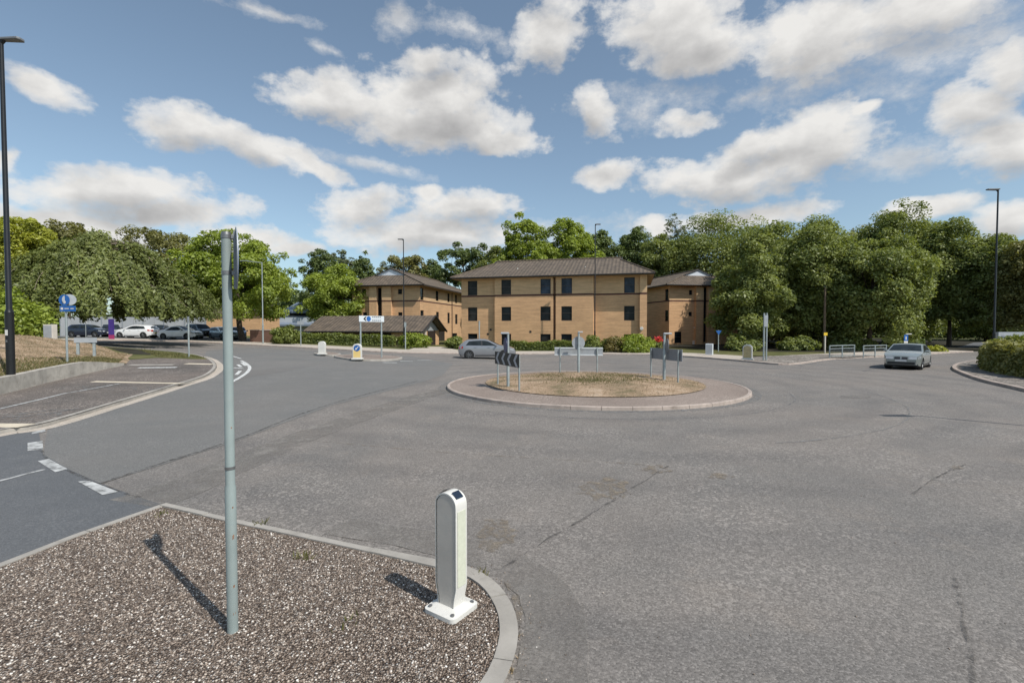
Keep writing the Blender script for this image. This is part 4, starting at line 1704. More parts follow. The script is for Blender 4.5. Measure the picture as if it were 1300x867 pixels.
# ---- blue-grey metal roofed shed behind the left trees
sd_d = 96
sh = empty('industrial_unit', (X(385, sd_d), sd_d, T(-40, sd_d)), 'blue-grey metal-roofed industrial unit with a dark window strip behind the trees', 'building')
g0 = T(-40, sd_d)
def shed(name, x0, x1, y0, y1, d0, d1, mat, zt=None):
    mb = MB(M[mat])
    mb.M = Matrix.Translation(-Vector(sh.location))
    a, b = X(x0, d0), X(x1, d0)
    za, zb = Zp(y1, d0), Zp(y0, d0)
    mb.add([(a, d0, za), (b, d0, za), (b, d1, zb), (a, d1, zb), (a, d0, za - .3), (b, d0, za - .3), (b, d1, zb - .3), (a, d1, zb - .3)],
           [(0, 1, 2, 3), (4, 7, 6, 5), (0, 4, 5, 1), (1, 5, 6, 2), (2, 6, 7, 3), (3, 7, 4, 0)])
    return mb.build(name, sh)
wb = MB(M['clad'])
wb.M = Matrix.Translation(-Vector(sh.location))
wb.box(X(316, 96), X(415, 96), 96, 108, 0, Zp(403, 96))
wb.box(X(362, 100), X(415, 100), 99.5, 110, 0, Zp(394, 100))
wb.build('wall', sh)
shed('lower_roof', 314, 417, 401, 412, 94.5, 100, 'metalroof')
shed('upper_roof', 358, 417, 381, 395.5, 98.5, 106, 'metalroof')
st = MB(M['glass'])
st.M = Matrix.Translation(-Vector(sh.location))
st.box(X(366, 99), X(412, 99), 99.3, 99.45, Zp(401.2, 99), Zp(396.3, 99))
st.build('window_strip', sh)

# ---- grey clad boundary wall behind the parked cars, brown brick wall by the lamp
gx0, gx1, gd = X(78, 64), X(262, 64), 64
gw = empty('boundary_wall', ((gx0 + gx1) / 2, gd, T(-50, gd)), 'long plain grey steel-clad wall behind the parked cars', 'wall')
mb = MB(M['steelwall'])
zt = Zp(402.5, gd) - gw.location.z
wd = gx1 - gx0
n_p = 14
for k in range(n_p):
    a = -wd / 2 + wd * k / n_p
    b = a + wd / n_p
    mb.box(a + .02, b - .02, -.05, .05, -.2, zt)
mb.build('cladding_panel', gw)
mb = MB(M['signback'])
for k in range(0, n_p + 1, 2):
    a = -wd / 2 + wd * k / n_p
    mb.box(a - .06, a + .06, -.14, -.055, -.2, zt + .05)
mb.build('post', gw)
bx0, bx1, bd = X(318, 53), X(374, 53), 53
bw = empty('brick_wall', ((bx0 + bx1) / 2, bd, T(-25, bd)), 'brown brick garden wall between the bright tree and the round shrub', 'wall')
mb = MB(M['brick_red'])
mb.box(-(bx1 - bx0) / 2, (bx1 - bx0) / 2, -.12, .12, -.2, Zp(419.5, bd) - bw.location.z)
mb.build('wall', bw)
mb = MB(M['kerb_brown'])
mb.box(-(bx1 - bx0) / 2 - .03, (bx1 - bx0) / 2 + .03, -.16, .16, Zp(419.5, bd) - bw.location.z, Zp(418.5, bd) - bw.location.z)
mb.build('coping', bw)
# tan brick house end behind the bright tree
hx = empty('brick_house', (X(296, 74), 74, T(-42, 74)), 'small tan brick house glimpsed through the bright green tree', 'building')
mb = MB(M['brick'])
mb.box(-4.2, 4.2, 0, 6, -.2, 3.4)
mb.build('wall', hx)
mb = MB(M['tile'])
mb.add([(-4.6, -.4, 3.35), (4.6, -.4, 3.35), (4.6, 3, 5.0), (-4.6, 3, 5.0), (-4.6, 6.4, 3.35), (4.6, 6.4, 3.35)], [(0, 1, 2, 3), (3, 2, 5, 4), (0, 3, 4), (1, 5, 2)])
mb.build('roof', hx)
# grey wall at the right edge behind the hedge
rw = empty('garden_wall', (X(1300, 42), 42, 0), 'low pale grey wall beyond the hedge at the right', 'wall')
mb = MB(M['signback'])
mb.box(X(1266, 42) - X(1300, 42), 7, -.12, .12, 0, Zp(421.5, 42))
mb.build('wall', rw)
mb = MB(M['signback_dark'])
mb.box(X(1270, 42) - X(1300, 42), 5, -.17, -.125, Zp(427, 42) - .06, Zp(427, 42) + .06)
mb.build('rail', rw)

# ================================================================== CARS
def car(loc, rz, paint, label, kind='hatch', group=None, L_=4.26, Wd=1.79, H=1.47, plates=True, cat='car', name='parked_car'):
    root = empty(name, loc, label, cat, group, rz)
    hl = L_ / 2
    wr = .315
    fx, rx = hl - .86, -hl + .80            # wheel centres
    if kind == 'saloon':
        prof = [(-hl + .02, .34), (-hl, .62), (-hl + .05, .88), (-hl + .16, .985), (-hl + .78, 1.03), (-hl + 1.52, H - .05), (-hl + 1.95, H), (-.02, H), (.32, H - .05),
                (1.10, 1.01), (hl - .55, .90), (hl - .14, .77), (hl - .01, .58), (hl - .02, .30)]
        side = [(-hl + 1.02, .98), (-hl + 1.62, H - .12), (-.05, H - .08), (.25, H - .11), (.92, .985)]
        rear_w, wind = ((-hl + .86, 1.06), (-hl + 1.5, H - .07)), ((1.05, 1.04), (.36, H - .07))
    elif kind == 'suv':
        prof = [(-hl + .04, .36), (-hl, .7), (-hl + .03, 1.05), (-hl + .25, H - .14), (-hl + .5, H - .02), (-.3, H), (.25, H - .05), (.98, 1.13), (hl - .5, 1.04),
                (hl - .1, .92), (hl, .68), (hl - .02, .34)]
        side = [(-hl + .28, 1.10), (-hl + .50, H - .14), (-.1, H - .10), (.2, H - .13), (.80, 1.10)]
        rear_w, wind = ((-hl + .07, 1.10), (-hl + .25, H - .16)), ((.94, 1.16), (.28, H - .07))
    else:
        prof = [(-hl + .05, .33), (-hl, .60), (-hl + .03, .90), (-hl + .11, 1.03), (-hl + .50, H - .13), (-hl + .72, H - .04), (-.55, H), (-.20, H - .01), (.10, H - .07),
                (.90, 1.02), (hl - .52, .91), (hl - .13, .78), (hl - .01, .57), (hl - .03, .29)]
        side = [(-hl + .56, 1.02), (-hl + .80, H - .15), (-.5, H - .095), (-.15, H - .11), (.06, H - .15), (.72, .985)]
        rear_w, wind = ((-hl + .15, 1.06), (-hl + .49, H - .15)), ((.86, 1.045), (.14, H - .09))

    def arch(cx, r):
        return [(cx + r * math.cos(a), wr + r * math.sin(a)) for a in np.linspace(-.32, math.pi + .32, 15)]
    zb = .21
    bottom = arch(fx, .375) + arch(rx, .375)
    outline = prof + bottom

    def hw(x, z):                            # half width
        w = Wd / 2
        belt = .93
        if z > belt:
            w -= (z - belt) * .38 + .012
        elif z < .42:
            w -= (.42 - z) * .18
        e = max(0, (abs(x) - (hl - .85)) / .85)
        w -= .21 * e ** 2.4
        return w

    def side_faces(mb, poly, sgn, off=0.0, step=.16):
        bm = bmesh.new()
        bm.faces.new([bm.verts.new((x, 0, z)) for x, z in poly])
        xs = np.arange(-hl, hl, step)
        zs = (.30, .42, .6, .78, .93, 1.1, 1.25)
        for x in xs:
            bmesh.ops.bisect_plane(bm, geom=bm.verts[:] + bm.edges[:] + bm.faces[:], plane_co=(x + .013, 0, 0), plane_no=(1, 0, 0))
        for z in zs:
            bmesh.ops.bisect_plane(bm, geom=bm.verts[:] + bm.edges[:] + bm.faces[:], plane_co=(0, 0, z), plane_no=(0, 0, 1))
        bmesh.ops.triangulate(bm, faces=[f for f in bm.faces if len(f.verts) > 4])
        bm.verts.ensure_lookup_table()
        bm.verts.index_update()
        vs = [(v.co.x, sgn * (hw(v.co.x, v.co.z) + off), v.co.z) for v in bm.verts]
        fs = []
        for f in bm.faces:
            ids = [v.index for v in f.verts]
            a, b, c = (Vector(vs[i]) for i in ids[:3])
            if (b - a).cross(c - a).y * sgn < 0:
                ids.reverse()
            fs.append(tuple(ids))
        bm.free()
        mb.add(vs, fs)

    def strip(mb, pts, inset=0.0, off=0.0, ny=8, crown_=.03, rnd_ends=True):
        dens = []
        for a, b in zip(pts, pts[1:]):
            k = max(1, int(math.hypot(b[0] - a[0], b[1] - a[1]) / .16))
            dens += [(a[0] + (b[0] - a[0]) * i / k, a[1] + (b[1] - a[1]) * i / k) for i in range(k)]
        dens.append(pts[-1])
        vs, fs = [], []
        for i, (x, z) in enumerate(dens):
            a, b = dens[max(0, i - 1)], dens[min(len(dens) - 1, i + 1)]
            t = Vector((b[0] - a[0], b[1] - a[1])).normalized()
            nx, nz = t.y, -t.x
            w = hw(x, z) - inset
            for j in range(ny + 1):
                s = -1 + 2 * j / ny
                k = (1 - s * s)
                k = 1 - (1 - k) ** 1.0
                ox, oz = nx * (off + crown_ * k), nz * (off + crown_ * k)
                vs.append((x + ox, s * w, z + oz))
        for i in range(len(dens) - 1):
            for j in range(ny):
                q = (i * (ny + 1) + j, i * (ny + 1) + j + 1, (i + 1) * (ny + 1) + j + 1, (i + 1) * (ny + 1) + j)
                fs.append(q)
        mb.add(vs, fs)

    body = MB(M['car_' + paint])
    side_faces(body, outline, 1)
    side_faces(body, outline, -1)
    P2 = list(reversed(prof))               # front to rear, so normals point out
    strip(body, list(P2), crown_=.035)
    body.use(M['trim'])
    body.box(-hl + .12, hl - .12, -Wd / 2 + .14, Wd / 2 - .14, zb, .34)
    for cx in (fx, rx):                      # wheel housings
        for s in (-1, 1):
            y0, y1 = sorted((s * (Wd / 2 - .06), s * (Wd / 2 - .34)))
            body.tube([(cx, y0, wr + .01), (cx, y1, wr + .01)], .385, 18)
    bo_ = body.build('body', root, 32)
    for s in (-1, 1):
        gl = MB(M['carglass'])
        side_faces(gl, side, s, .008)
        gl.build('side_window', root, 40)
    ws = MB(M['carglass'])
    strip(ws, [wind[0], wind[1]], .07, .008, crown_=.035)
    ws.build('windscreen', root, 40)
    rwn = MB(M['carglass'])
    strip(rwn, [rear_w[1], rear_w[0]], .1, .008, crown_=.035)
    rwn.build('rear_window', root, 40)
    for s in (-1, 1):
        pil = MB(M['car_' + paint] if paint in ('black', 'navy') else M['trim'])
        for xx in ((-.42,) if kind != 'saloon' else (-.40,)):
            vs = []
            for x, z in ((xx, .99), (xx + .09, .99), (xx + .06, H - .1), (xx - .03, H - .1)):
                vs.append((x, s * (hw(x, z) + .014), z))
            pil.add(vs, [(0, 1, 2, 3)] if s < 0 else [(3, 2, 1, 0)])
        pil.build('pillar', root)
    # trim: doors lines, grille, bumper opening
    for s in (-1, 1):
        seam = MB(M['trim'])
        for xx in (-.36, .74, -1.2 if kind != 'saloon' else -1.25):
            vs = [(x, s * (hw(x, z) + .003), z) for x, z in ((xx, .40), (xx + .012, .40), (xx + .012, .97), (xx, .97))]
            seam.add(vs, [(0, 1, 2, 3)] if s < 0 else [(3, 2, 1, 0)])
        vs = [(x, s * (hw(x, z) + .006), z) for x, z in ((rx + .45, .23), (fx - .45, .23), (fx - .45, .30), (rx + .45, .30))]
        seam.add(vs, [(0, 1, 2, 3)] if s < 0 else [(3, 2, 1, 0)])
        seam.build('door_seam', bo_)
    gr = MB(M['trim'])

    def front_pt(z):
        for a, b in zip(prof, prof[1:]):
            if a[0] > 0 and b[0] > .5 and b[1] <= z <= a[1]:
                t = (a[1] - z) / max(1e-6, a[1] - b[1])
                return a[0] + (b[0] - a[0]) * t
        return hl - .02

    def rear_pt(z):
        for a, b in zip(prof, prof[1:]):
            if a[0] < 0 and a[1] <= z <= b[1]:
                t = (z - a[1]) / max(1e-6, b[1] - a[1])
                return a[0] + (b[0] - a[0]) * t
        return -hl

    def patch(mb, front, y0, y1, z0, z1, off=.012, ny=4, sl=0.0):
        fn = front_pt if front else rear_pt
        sg = 1 if front else -1
        vs = []
        for j in range(ny + 1):
            y = y0 + (y1 - y0) * j / ny
            for z in (z0, z1):
                zz = z + sl * abs(y)
                x = fn(z)
                w = max(.1, hw(x, z))
                k = max(0, 1 - (y / w) ** 2)
                # the strip's crown in plan plus the corner rounding
                vs.append((x + sg * (.035 * k + off), y, zz))
        fs = [(2 * j, 2 * j + 2, 2 * j + 3, 2 * j + 1) for j in range(ny)]
        if not front:
            fs = [tuple(reversed(f)) for f in fs]
        mb.add(vs, fs)
    if kind == 'saloon':
        patch(gr, True, -.30, -.03, .60, .73)
        patch(gr, True, .03, .30, .60, .73)
    else:
        patch(gr, True, -.50, .50, .60, .69)
    patch(gr, True, -.62, .62, .32, .45)
    gr.build('grille', root)
    hd = []
    for s in (-1, 1):
        hmb = MB(M['lamp'])
        a, b = sorted((s * .36, s * .70))
        patch(hmb, True, a, b, .60, .75, .008)
        vs = [(x, s * (hw(x, z) + .008), z) for x, z in ((hl - .42, .66), (hl - .13, .60), (hl - .16, .76), (hl - .44, .80))]
        hmb.add(vs, [(0, 1, 2, 3)] if s < 0 else [(3, 2, 1, 0)])
        hmb.build('headlight', root)
        tmb = MB(M['tail'])
        a, b = sorted((s * .42, s * .72))
        patch(tmb, False, a, b, .72, .92, .01)
        vs = [(x, s * (hw(x, z) + .008), z) for x, z in ((-hl + .08, .74), (-hl + .36, .80), (-hl + .36, .94), (-hl + .09, .94))]
        tmb.add(vs, [(0, 1, 2, 3)] if s < 0 else [(3, 2, 1, 0)])
        tmb.build('tail_light', root)
        mm = MB(M['car_' + paint])
        yb = s * (hw(.72, 1.0))
        mm.tube([(.70, yb, 1.0), (.68, yb + s * .10, 1.02), (.66, yb + s * .21, 1.02)], [.03, .075, .055], 8)
        mm.build('wing_mirror', root, 60)
        for xx in (-.95, .05):
            dh = MB(M['car_' + paint] if paint not in ('black', 'navy') else M['rim'])
            dh.box(xx, xx + .17, s * (hw(xx, .86)) - .012, s * (hw(xx, .86)) + .025 * (1 if s > 0 else 1), .85, .885) if s > 0 else \
                dh.box(xx, xx + .17, -hw(xx, .86) - .025, -hw(xx, .86) + .012, .85, .885)
            dh.build('door_handle', root)
    pn = MB(M['plate_w'])
    patch(pn, True, -.26, .26, .47, .575, .022)
    pn.build('front_number_plate', root)
    pn = MB(M['plate_y'])
    zz = .80 if kind != 'hatch' else .55
    patch(pn, False, -.26, .26, zz - .05, zz + .055, .016)
    pn.build('rear_number_plate', root)
    for cx in (fx, rx):
        for s in (-1, 1):
            y = s * (Wd / 2 - .115)
            wroot = MB(M['tyre'])
            wroot.M = Matrix.Translation((cx, y, wr))
            prof_t = [(.20, -.09), (.285, -.10), (wr, -.075), (wr, .075), (.285, .10), (.20, .09)]
            n = 26
            vs = [(r * math.cos(2 * math.pi * k / n), h, r * math.sin(2 * math.pi * k / n)) for r, h in prof_t for k in range(n)]
            fs = [(i * n + k, i * n + (k + 1) % n, (i + 1) * n + (k + 1) % n, (i + 1) * n + k) for i in range(len(prof_t) - 1) for k in range(n)]
            wroot.add(vs, fs)
            w_ = wroot.build('wheel', root, 50)
            rm = MB(M['rim'])
            rm.M = Matrix.Translation((cx, y, wr))
            for k in range(7):
                a = 2 * math.pi * k / 7
                ca, sa = math.cos(a), math.sin(a)
                rm.tube([(ca * .04, s * .075, sa * .04), (ca * .205, s * .085, sa * .205)], [.032, .026], 5)
            rm.disc((0, s * .075, 0), (0, 1, 0), .06, .03, 12)
            vs = [(r * math.cos(2 * math.pi * k / 24), s * .088, r * math.sin(2 * math.pi * k / 24)) for r in (.19, .215) for k in range(24)]
            rm.add(vs, [(k, (k + 1) % 24, 24 + (k + 1) % 24, 24 + k) for k in range(24)])
            rm.use(M['trim']).disc((0, s * .03, 0), (0, 1, 0), .205, .02, 20)
            rm.build('rim', w_, 40)
    return root


g = G(618.5, 455.0)
car((g.x, g.y, T(g.x, g.y) + .004), R(2), 'silver', 'silver hatchback driving past behind the roundabout in front of the office', 'hatch', name='moving_car')
g = G(1156, 467.0)
vd = math.atan2(g.x, g.y)
car((g.x, g.y + .2, .004), math.atan2(-math.cos(vd + R(8)), -math.sin(vd + R(8))), 'grey_green', 'pale grey-green saloon car coming round the bend towards the roundabout', 'saloon', L_=4.45, Wd=1.75, H=1.42, name='moving_car')
PC = 'cars parked along the grey wall'
for px, d, rz, paint, lab, kind in [
    (114, 56, 0, 'navy', 'dark navy hatchback parked furthest left, side on before the grey wall', 'hatch'),
    (141, 58, -50, 'black', 'black car nosed in behind the purple information pillar', 'hatch'),
    (174, 55, 180, 'white', 'white hatchback parked side on right of the purple pillar', 'hatch'),
    (200, 59, -70, 'navy', 'dark blue car nosed in between the two white cars', 'hatch'),
    (229, 55, 0, 'white', 'white saloon parked side on left of the dark off-roader', 'saloon'),
    (254, 59, -28, 'black', 'black off-roader parked behind the white saloon', 'suv'),
    (284, 57, -35, 'steel', 'steel blue car partly hidden by the near sign pole', 'hatch'),
    (302, 59, -60, 'blue', 'bright blue car parked behind the trunk of the bright green tree', 'hatch'),
]:
    x = X(px, d)
    car((x, d, T(x, d) + .12), R(rz), paint, lab, kind, PC, H=1.7 if kind == 'suv' else 1.45)

# ================================================================== STREET FURNITURE
# near pole with a round sign seen edge on
pb = G(295.5, 799, ISL)
ptop = P(283.5, 296, pb.y)
phh = ptop.z - pb.z
root = empty('sign_pole', (pb.x, pb.y, ISL - .012), 'tall grey-green steel pole in the gravel island with its round sign edge on', 'sign pole')
lean = 0.0
root.rotation_euler = (0, 0, -math.atan2(pb.x, pb.y) + R(2))
mb = MB(M['pole'])
mb.tube([(0, 0, -.1), (lean * .37, 0, phh * .37), (lean * .375, 0, phh * .375), (lean, 0, phh)], [.0385, .0385, .033, .033], 24)
mb.build('pole', root, 40)
mb = MB(M['bolt'])
mb.tube([(lean, 0, phh - .005), (lean, 0, phh + .02)], [.036, .031], 20)
mb.build('pole_cap', root, 50)
pr_ = .0385
for z in (phh - .015, phh - .285):
    mb = MB(M['bolt'])
    x = lean * z / phh
    mb.tube([(x, 0, z - .014), (x, 0, z + .014)], .0365, 20)
    mb.box(x + .03, x + .046, -.03, .03, z - .014, z + .014)
    mb.build('clamp', root, 40)
mb = MB(M['bolt'])
mb.tube([(lean * .42, 0, phh * .415), (lean * .42, 0, phh * .422)], .0365, 20)
mb.build('pole_collar', root, 40)
mb = MB(M['signback_dark'])
mb.box(lean + .046, lean + .060, -.03, .03, phh - .40, phh + .03)
mb.build('mounting_rail', root)
mb = MB(M['signback'])
mb.disc((lean + .064, .02, phh - .17), (1, 0, 0), .235, .006, 40)
sgn = mb.build('sign_plate', root, 40)
mb = MB(M['blue'])
mb.disc((lean + .0685, .02, phh - .17), (1, 0, 0), .22, .002, 40)
bd_ = mb.build('blue_disc', sgn)
mb = MB(M['white'])
mb.add([(lean + .0705, .02 + a * .5 - b * .5, phh - .17 + a * .5 + b * .5) for a, b in ((-.035, .2), (.035, .2), (.035, -.08), (-.035, -.08))], [(0, 1, 2, 3)])
mb.add([(lean + .0705, .02 + a * .5 - b * .5, phh - .17 + a * .5 + b * .5) for a, b in ((-.11, -.08), (.11, -.08), (0, -.22))], [(0, 1, 2)])
mb.build('arrow', sgn)
mb = MB(M['rust'])
for zr_, ww, hh_ in ((.245, .006, .02), (.32, .004, .008), (.12, .005, .012), (.05, .008, .01), (.52, .004, .006)):
    rr_p = .0388 if zr_ < .37 else .0333
    mb.add([(x_, -math.sqrt(rr_p ** 2 - x_ ** 2), z_) for x_, z_ in ((.012 - ww, phh * zr_ - hh_), (.012 + ww, phh * zr_ - hh_ * .6), (.012 + ww, phh * zr_ + hh_), (.012 - ww, phh * zr_ + hh_ * .7))], [(0, 1, 2, 3)])
mb.build('rust_stain', root)

# near solar bollard
bb_ = G(573, 771, ISL)
root = empty('solar_bollard', (bb_.x, bb_.y, ISL - .012), 'white solar-topped bollard bolted to the gravel island near the kerb', 'bollard', None, R(-35))
mb = MB(M['white'])
q = []
for cx, cy in ((.15, .15), (-.15, .15), (-.15, -.15), (.15, -.15)):
    a0 = math.atan2(cy, cx)
    for k in range(5):
        a = a0 - R(40) + R(20) * k
        q.append((cx * .8 + .045 * math.cos(a), cy * .8 + .045 * math.sin(a)))
mb.prism(q, 0, .035)
q2 = [(x * .62, y * .5) for x, y in q]
n = len(q)
mb.add([(x * .93, y * .93, .035) for x, y in q] + [(x, y, .06) for x, y in q2], [(i, (i + 1) % n, n + (i + 1) % n, n + i) for i in range(n)] + [tuple(range(n, 2 * n))])
mb.build('base_plate', root, 35)
mb = MB(M['bolt'])
for x in (-.12, .12):
    for y in (-.12, .12):
        mb.tube([(x, y, .03), (x, y, .052)], .017, 8)
mb.build('bolt', root)
# body: flat slab with a domed top; narrow face towards +x (right)
bw_, bt = .112, .068       # half width (y), half thickness (x -> reflector faces +-y)
prof = []
HB = .985
for k in range(0, 19):
    a = math.pi * k / 18
    prof.append((bw_ * math.cos(a) * (1.0), HB - .115 + .115 * math.sin(a) ** .8))
slab = [(bw_ * .74, .05), (bw_ * .80, .12), (bw_, .22)] + prof + [(-bw_, .22), (-bw_ * .80, .12), (-bw_ * .74, .05)]


def slab_mesh(mb, poly, t0, t1):
    n = len(poly)
    vs = [(x, t0, z) for x, z in poly] + [(x, t1, z) for x, z in poly]
    mb.add(vs, [tuple(range(n)), tuple(range(2 * n - 1, n - 1, -1))] + [(i, n + i, n + (i + 1) % n, (i + 1) % n) for i in range(n)])


mb = MB(M['offwhite'])
slab_mesh(mb, [(x * .94, z if z < .9 else z - .008) for x, z in slab], -bt * .95, bt * .95)
mb.M = Matrix.Rotation(0, 4, 'Z')
body_ = mb.build('body', root, 35, .012)
mb = MB(M['white'])
# white rim band running over both narrow faces and the dome
band = [(x, z) for x, z in slab]
n = len(band)
vs = []
for x, z in band:
    for t in (-bt, bt):
        vs.append((x, t, z))
for x, z in band:
    for t in (-bt, bt):
        vs.append((x * .93, t, z if z < .92 else (z - .012)))
fs = []
for i in range(n - 1):
    fs.append((2 * i, 2 * i + 1, 2 * i + 3, 2 * i + 2))
    fs.append((2 * i, 2 * i + 2, 2 * n + 2 * i + 2, 2 * n + 2 * i))
    fs.append((2 * i + 1, 2 * n + 2 * i + 1, 2 * n + 2 * i + 3, 2 * i + 3))
mb.add(vs, fs)
mb.build('rim', root, 35)
mb = MB(M['reflect'])
for s in (-1, 1):
    a, b = sorted((s * (bw_ + .001), s * (bw_ + .004)))
    mb.box(a, b, -bt * .72, bt * .72, .23, HB - .14)
mb.build('reflector_strip', root)
for s in (-1, 1):
    a = R(52)
    mb = MB(M['solar'])
    cx_, cz_ = s * bw_ * math.cos(a) * 1.0, HB - .115 + .115 * math.sin(a) ** .8
    tx, tz = -math.sin(a) * s, math.cos(a) * 1.02
    nx, nz = math.cos(a) * s, math.sin(a)
    vs = []
    for k, y in ((-.034, -.042), (.034, -.042), (.034, .042), (-.034, .042)):
        vs.append((cx_ + tx * k + nx * .007, y, cz_ + tz * k + nz * .007))
    mb.add(vs, [(0, 1, 2, 3) if s > 0 else (3, 2, 1, 0)])
    mb.build('solar_panel', root)


def sun_facing(root):
    return root


def lamp_post(px, ybase, ytop, label, arm_px, depth=None, mat='black', r=.085, zb=None, name='street_lamp', head='flat', base_h=2.0, sticker=False, lean_px=None):
    if depth is None:
        b = G(px, ybase)
    else:
        b = Vector((X(px, depth), depth, T(X(px, depth), depth)))
    if zb is not None:
        z = zb
        dpt = b.y
    else:
        z = b.z
    top = P(px, ytop, b.y).z - z
    root = empty(name, (b.x, b.y, z), label, 'street lamp')
    mb = MB(M[mat])
    mb.tube([(0, 0, -.3), (0, 0, base_h)], r, 16)
    mb.tube([(0, 0, base_h), (0, 0, base_h + .12), (0, 0, top)], [r, r * .68, r * .5], 16)
    mb.build('column', root, 50)
    ax = arm_px / F * b.y
    s = 1 if ax > 0 else -1
    ah = MB(M['lum'] if mat == 'black' else M[mat])
    hl = min(abs(ax), .75)
    up = .12 if head == 'arm' else 0.0
    am = MB(M[mat])
    if abs(ax) > .8:
        am.tube([(0, 0, top - .05), (ax - s * hl * .6, 0, top + up)], [r * .5, r * .4], 10)
    else:
        am.tube([(0, 0, top - .12), (s * .1, 0, top - .02)], r * .5, 8)
    am.build('arm', root, 50)
    x0, x1 = sorted((ax - s * hl, ax))
    if x0 < 0 < x1:
        x0, x1 = (0.0, x1) if s > 0 else (x0, 0.0)
    q = [(x0, -.10), (x1, -.15), (x1 + (.06 if s > 0 else 0), -.08), (x1 + (.06 if s > 0 else 0), .08), (x1, .15), (x0, .10)]
    ah.prism(q, top + up - .03, top + up + .05)
    ah.build('lamp_head', root, None, .015)
    if sticker:
        st_ = MB(M['white'])
        st_.box(-.04, .045, -r - .006, -r + .01, 1.42, 1.62)
        st_.build('number_plate', root)
        st_ = MB(M['bolt'])
        st_.box(-.03, .03, -r - .006, -r + .01, 1.18, 1.26)
        st_.build('access_door', root)
    return root


def bank_z(x, y):
    d = np.hypot(BV[:, :, 0] - x, BV[:, :, 1] - y)
    i = np.unravel_index(np.argmin(d), d.shape)
    return float(BV[i][2])


ld = 17.6
lamp_post(12.5, 0, 51, 'tall black lamp post on the dry bank, flat lantern turned right', 24, ld, r=.125, zb=bank_z(X(12.5, ld), ld), base_h=2.25, sticker=True)
lamp_post(513, 443, 304, 'slim black lamp post before the low tiled outbuilding', -7)
lamp_post(755, 445.5, 285, 'slim black lamp post against the central office front', 6)
lamp_post(1262, 0, 241, 'black lamp post standing behind the hedge on the right', -14, 31)
lamp_post(334, 437.3, 333, 'grey steel lamp post by the brown brick wall, arm reaching left', -27, mat='galv', head='arm')


rp = spline([(15.6, -12), (15.4, 2), (15.9, 8), (18.0, 11.5), (23, 14), (40, 16)], 5)
kerb('footway_kerb', list(reversed(rp)), -.15, .105, M['kerb']) if False else kerb('footway_kerb', rp, -.15, .105, M['kerb'])
drape('footway', offset(rp, -.14) + [Vector((40, -12, 0))], .098, M['footway'])
lamp_post(1979, 0, -190, 'black lamp post at the right-hand kerb throwing a long thin shadow across the road', -70, 8.0)


def post_sign(px, ybase, ytop, label, build=None, r=.038, zb=None, depth=None, mat='galv', name='signpost', cat='sign', group=None, post_top=None):
    b = G(px, ybase) if depth is None else Vector((X(px, depth), depth, T(X(px, depth), depth)))
    z = b.z if zb is None else zb
    top = P(px, ytop, b.y).z - z
    root = empty(name, (b.x, b.y, z), label, cat, group)
    mb = MB(M[mat])
    mb.tube([(0, 0, -.2), (0, 0, top)], r, 12)
    mb.build('post', root, 50)
    if build:
        build(root, top, b)
    return root


def cyc(root, top, b):
    k = b.y / F
    mb = MB(M['blue'])
    mb.disc((-.01, -.06, top - .18), (0, -1, 0), .25, .01)
    d = mb.build('round_sign', root)
    mb = MB(M['white'])
    mb.disc((-.01, -.068, top - .28), (0, -1, 0), .07, .004)
    mb.box(-.035, .015, -.072, -.066, top - .25, top - .06)
    mb.build('symbol', d)
    mb = MB(M['signback'])
    mb.disc((.12, .05, top - .16), (.6, -.6, 0), .25, .01)
    mb.build('rear_sign', root)
    mb = MB(M['blue'])
    mb.box(-.22, .50, -.07, -.055, top - .70, top - .44)
    d = mb.build('direction_plate', root)
    for x0_, x1_, h_ in ((-.17, -.06, .05), (.0, .20, .02), (.27, .42, .02)):
        mb = MB(M['white'])
        mb.box(x0_, x1_, -.075, -.069, top - .57 - h_, top - .57 + h_)
        mb.build('lettering', d)


zz = bank_z(X(84.5, 22.4), 22.4)
post_sign(84.5, 0, 376, 'blue cycle route sign with a round plate on the dry bank', cyc, .045, zz - .02, 22.4)

# street name plate on two legs
d = 26.0
x = X(109, d)
z = bank_z(x, d)
root = empty('street_nameplate', (x, d, z), 'small grey street nameplate on two stout legs in the dry grass', 'sign', None, R(25))
k = d / F
for s in (-1, 1):
    mb = MB(M['galv'])
    mb.box(s * .34 - .06, s * .34 + .06, -.05, .05, -.1, .92)
    mb.build('leg', root)
mb = MB(M['signback'])
mb.box(-.48, .48, -.08, -.052, .74, 1.0)
mb.build('plate', root)


def small_plate(w, h, mat, dz=0, yo=-.05):
    def f(root, top, b):
        mb = MB(M[mat])
        mb.box(-w / 2, w / 2, yo - .008, yo + .008, top - h - dz, top - dz)
        mb.build('plate', root)
    return f


post_sign(240, 455.5, 402, 'bare grey signpost at the tip of the grass verge', small_plate(.10, .35, 'signback_dark'), .05)
post_sign(109, 0, 403, 'small white sign on a thin post at the car park edge', small_plate(.35, .5, 'white'), .03, None, 51)


def tee(root, top, b):
    mb = MB(M['signback'])
    mb.box(-.32, .32, -.05, -.03, top - .62, top - .28)
    mb.build('plate', root)


post_sign(382, 440.5, 404, 'grey post with a small grey plate before the hedge, left of the white bollard', tee, .045)
post_sign(514.8, 445, 409, 'short grey signpost right in front of the slim black lamp', small_plate(.2, .45, 'galv'), .05)
post_sign(608.5, 447.5, 407.5, 'grey post with a plain cap rising behind the silver hatchback', small_plate(.14, .4, 'galv', 0, .05), .055)

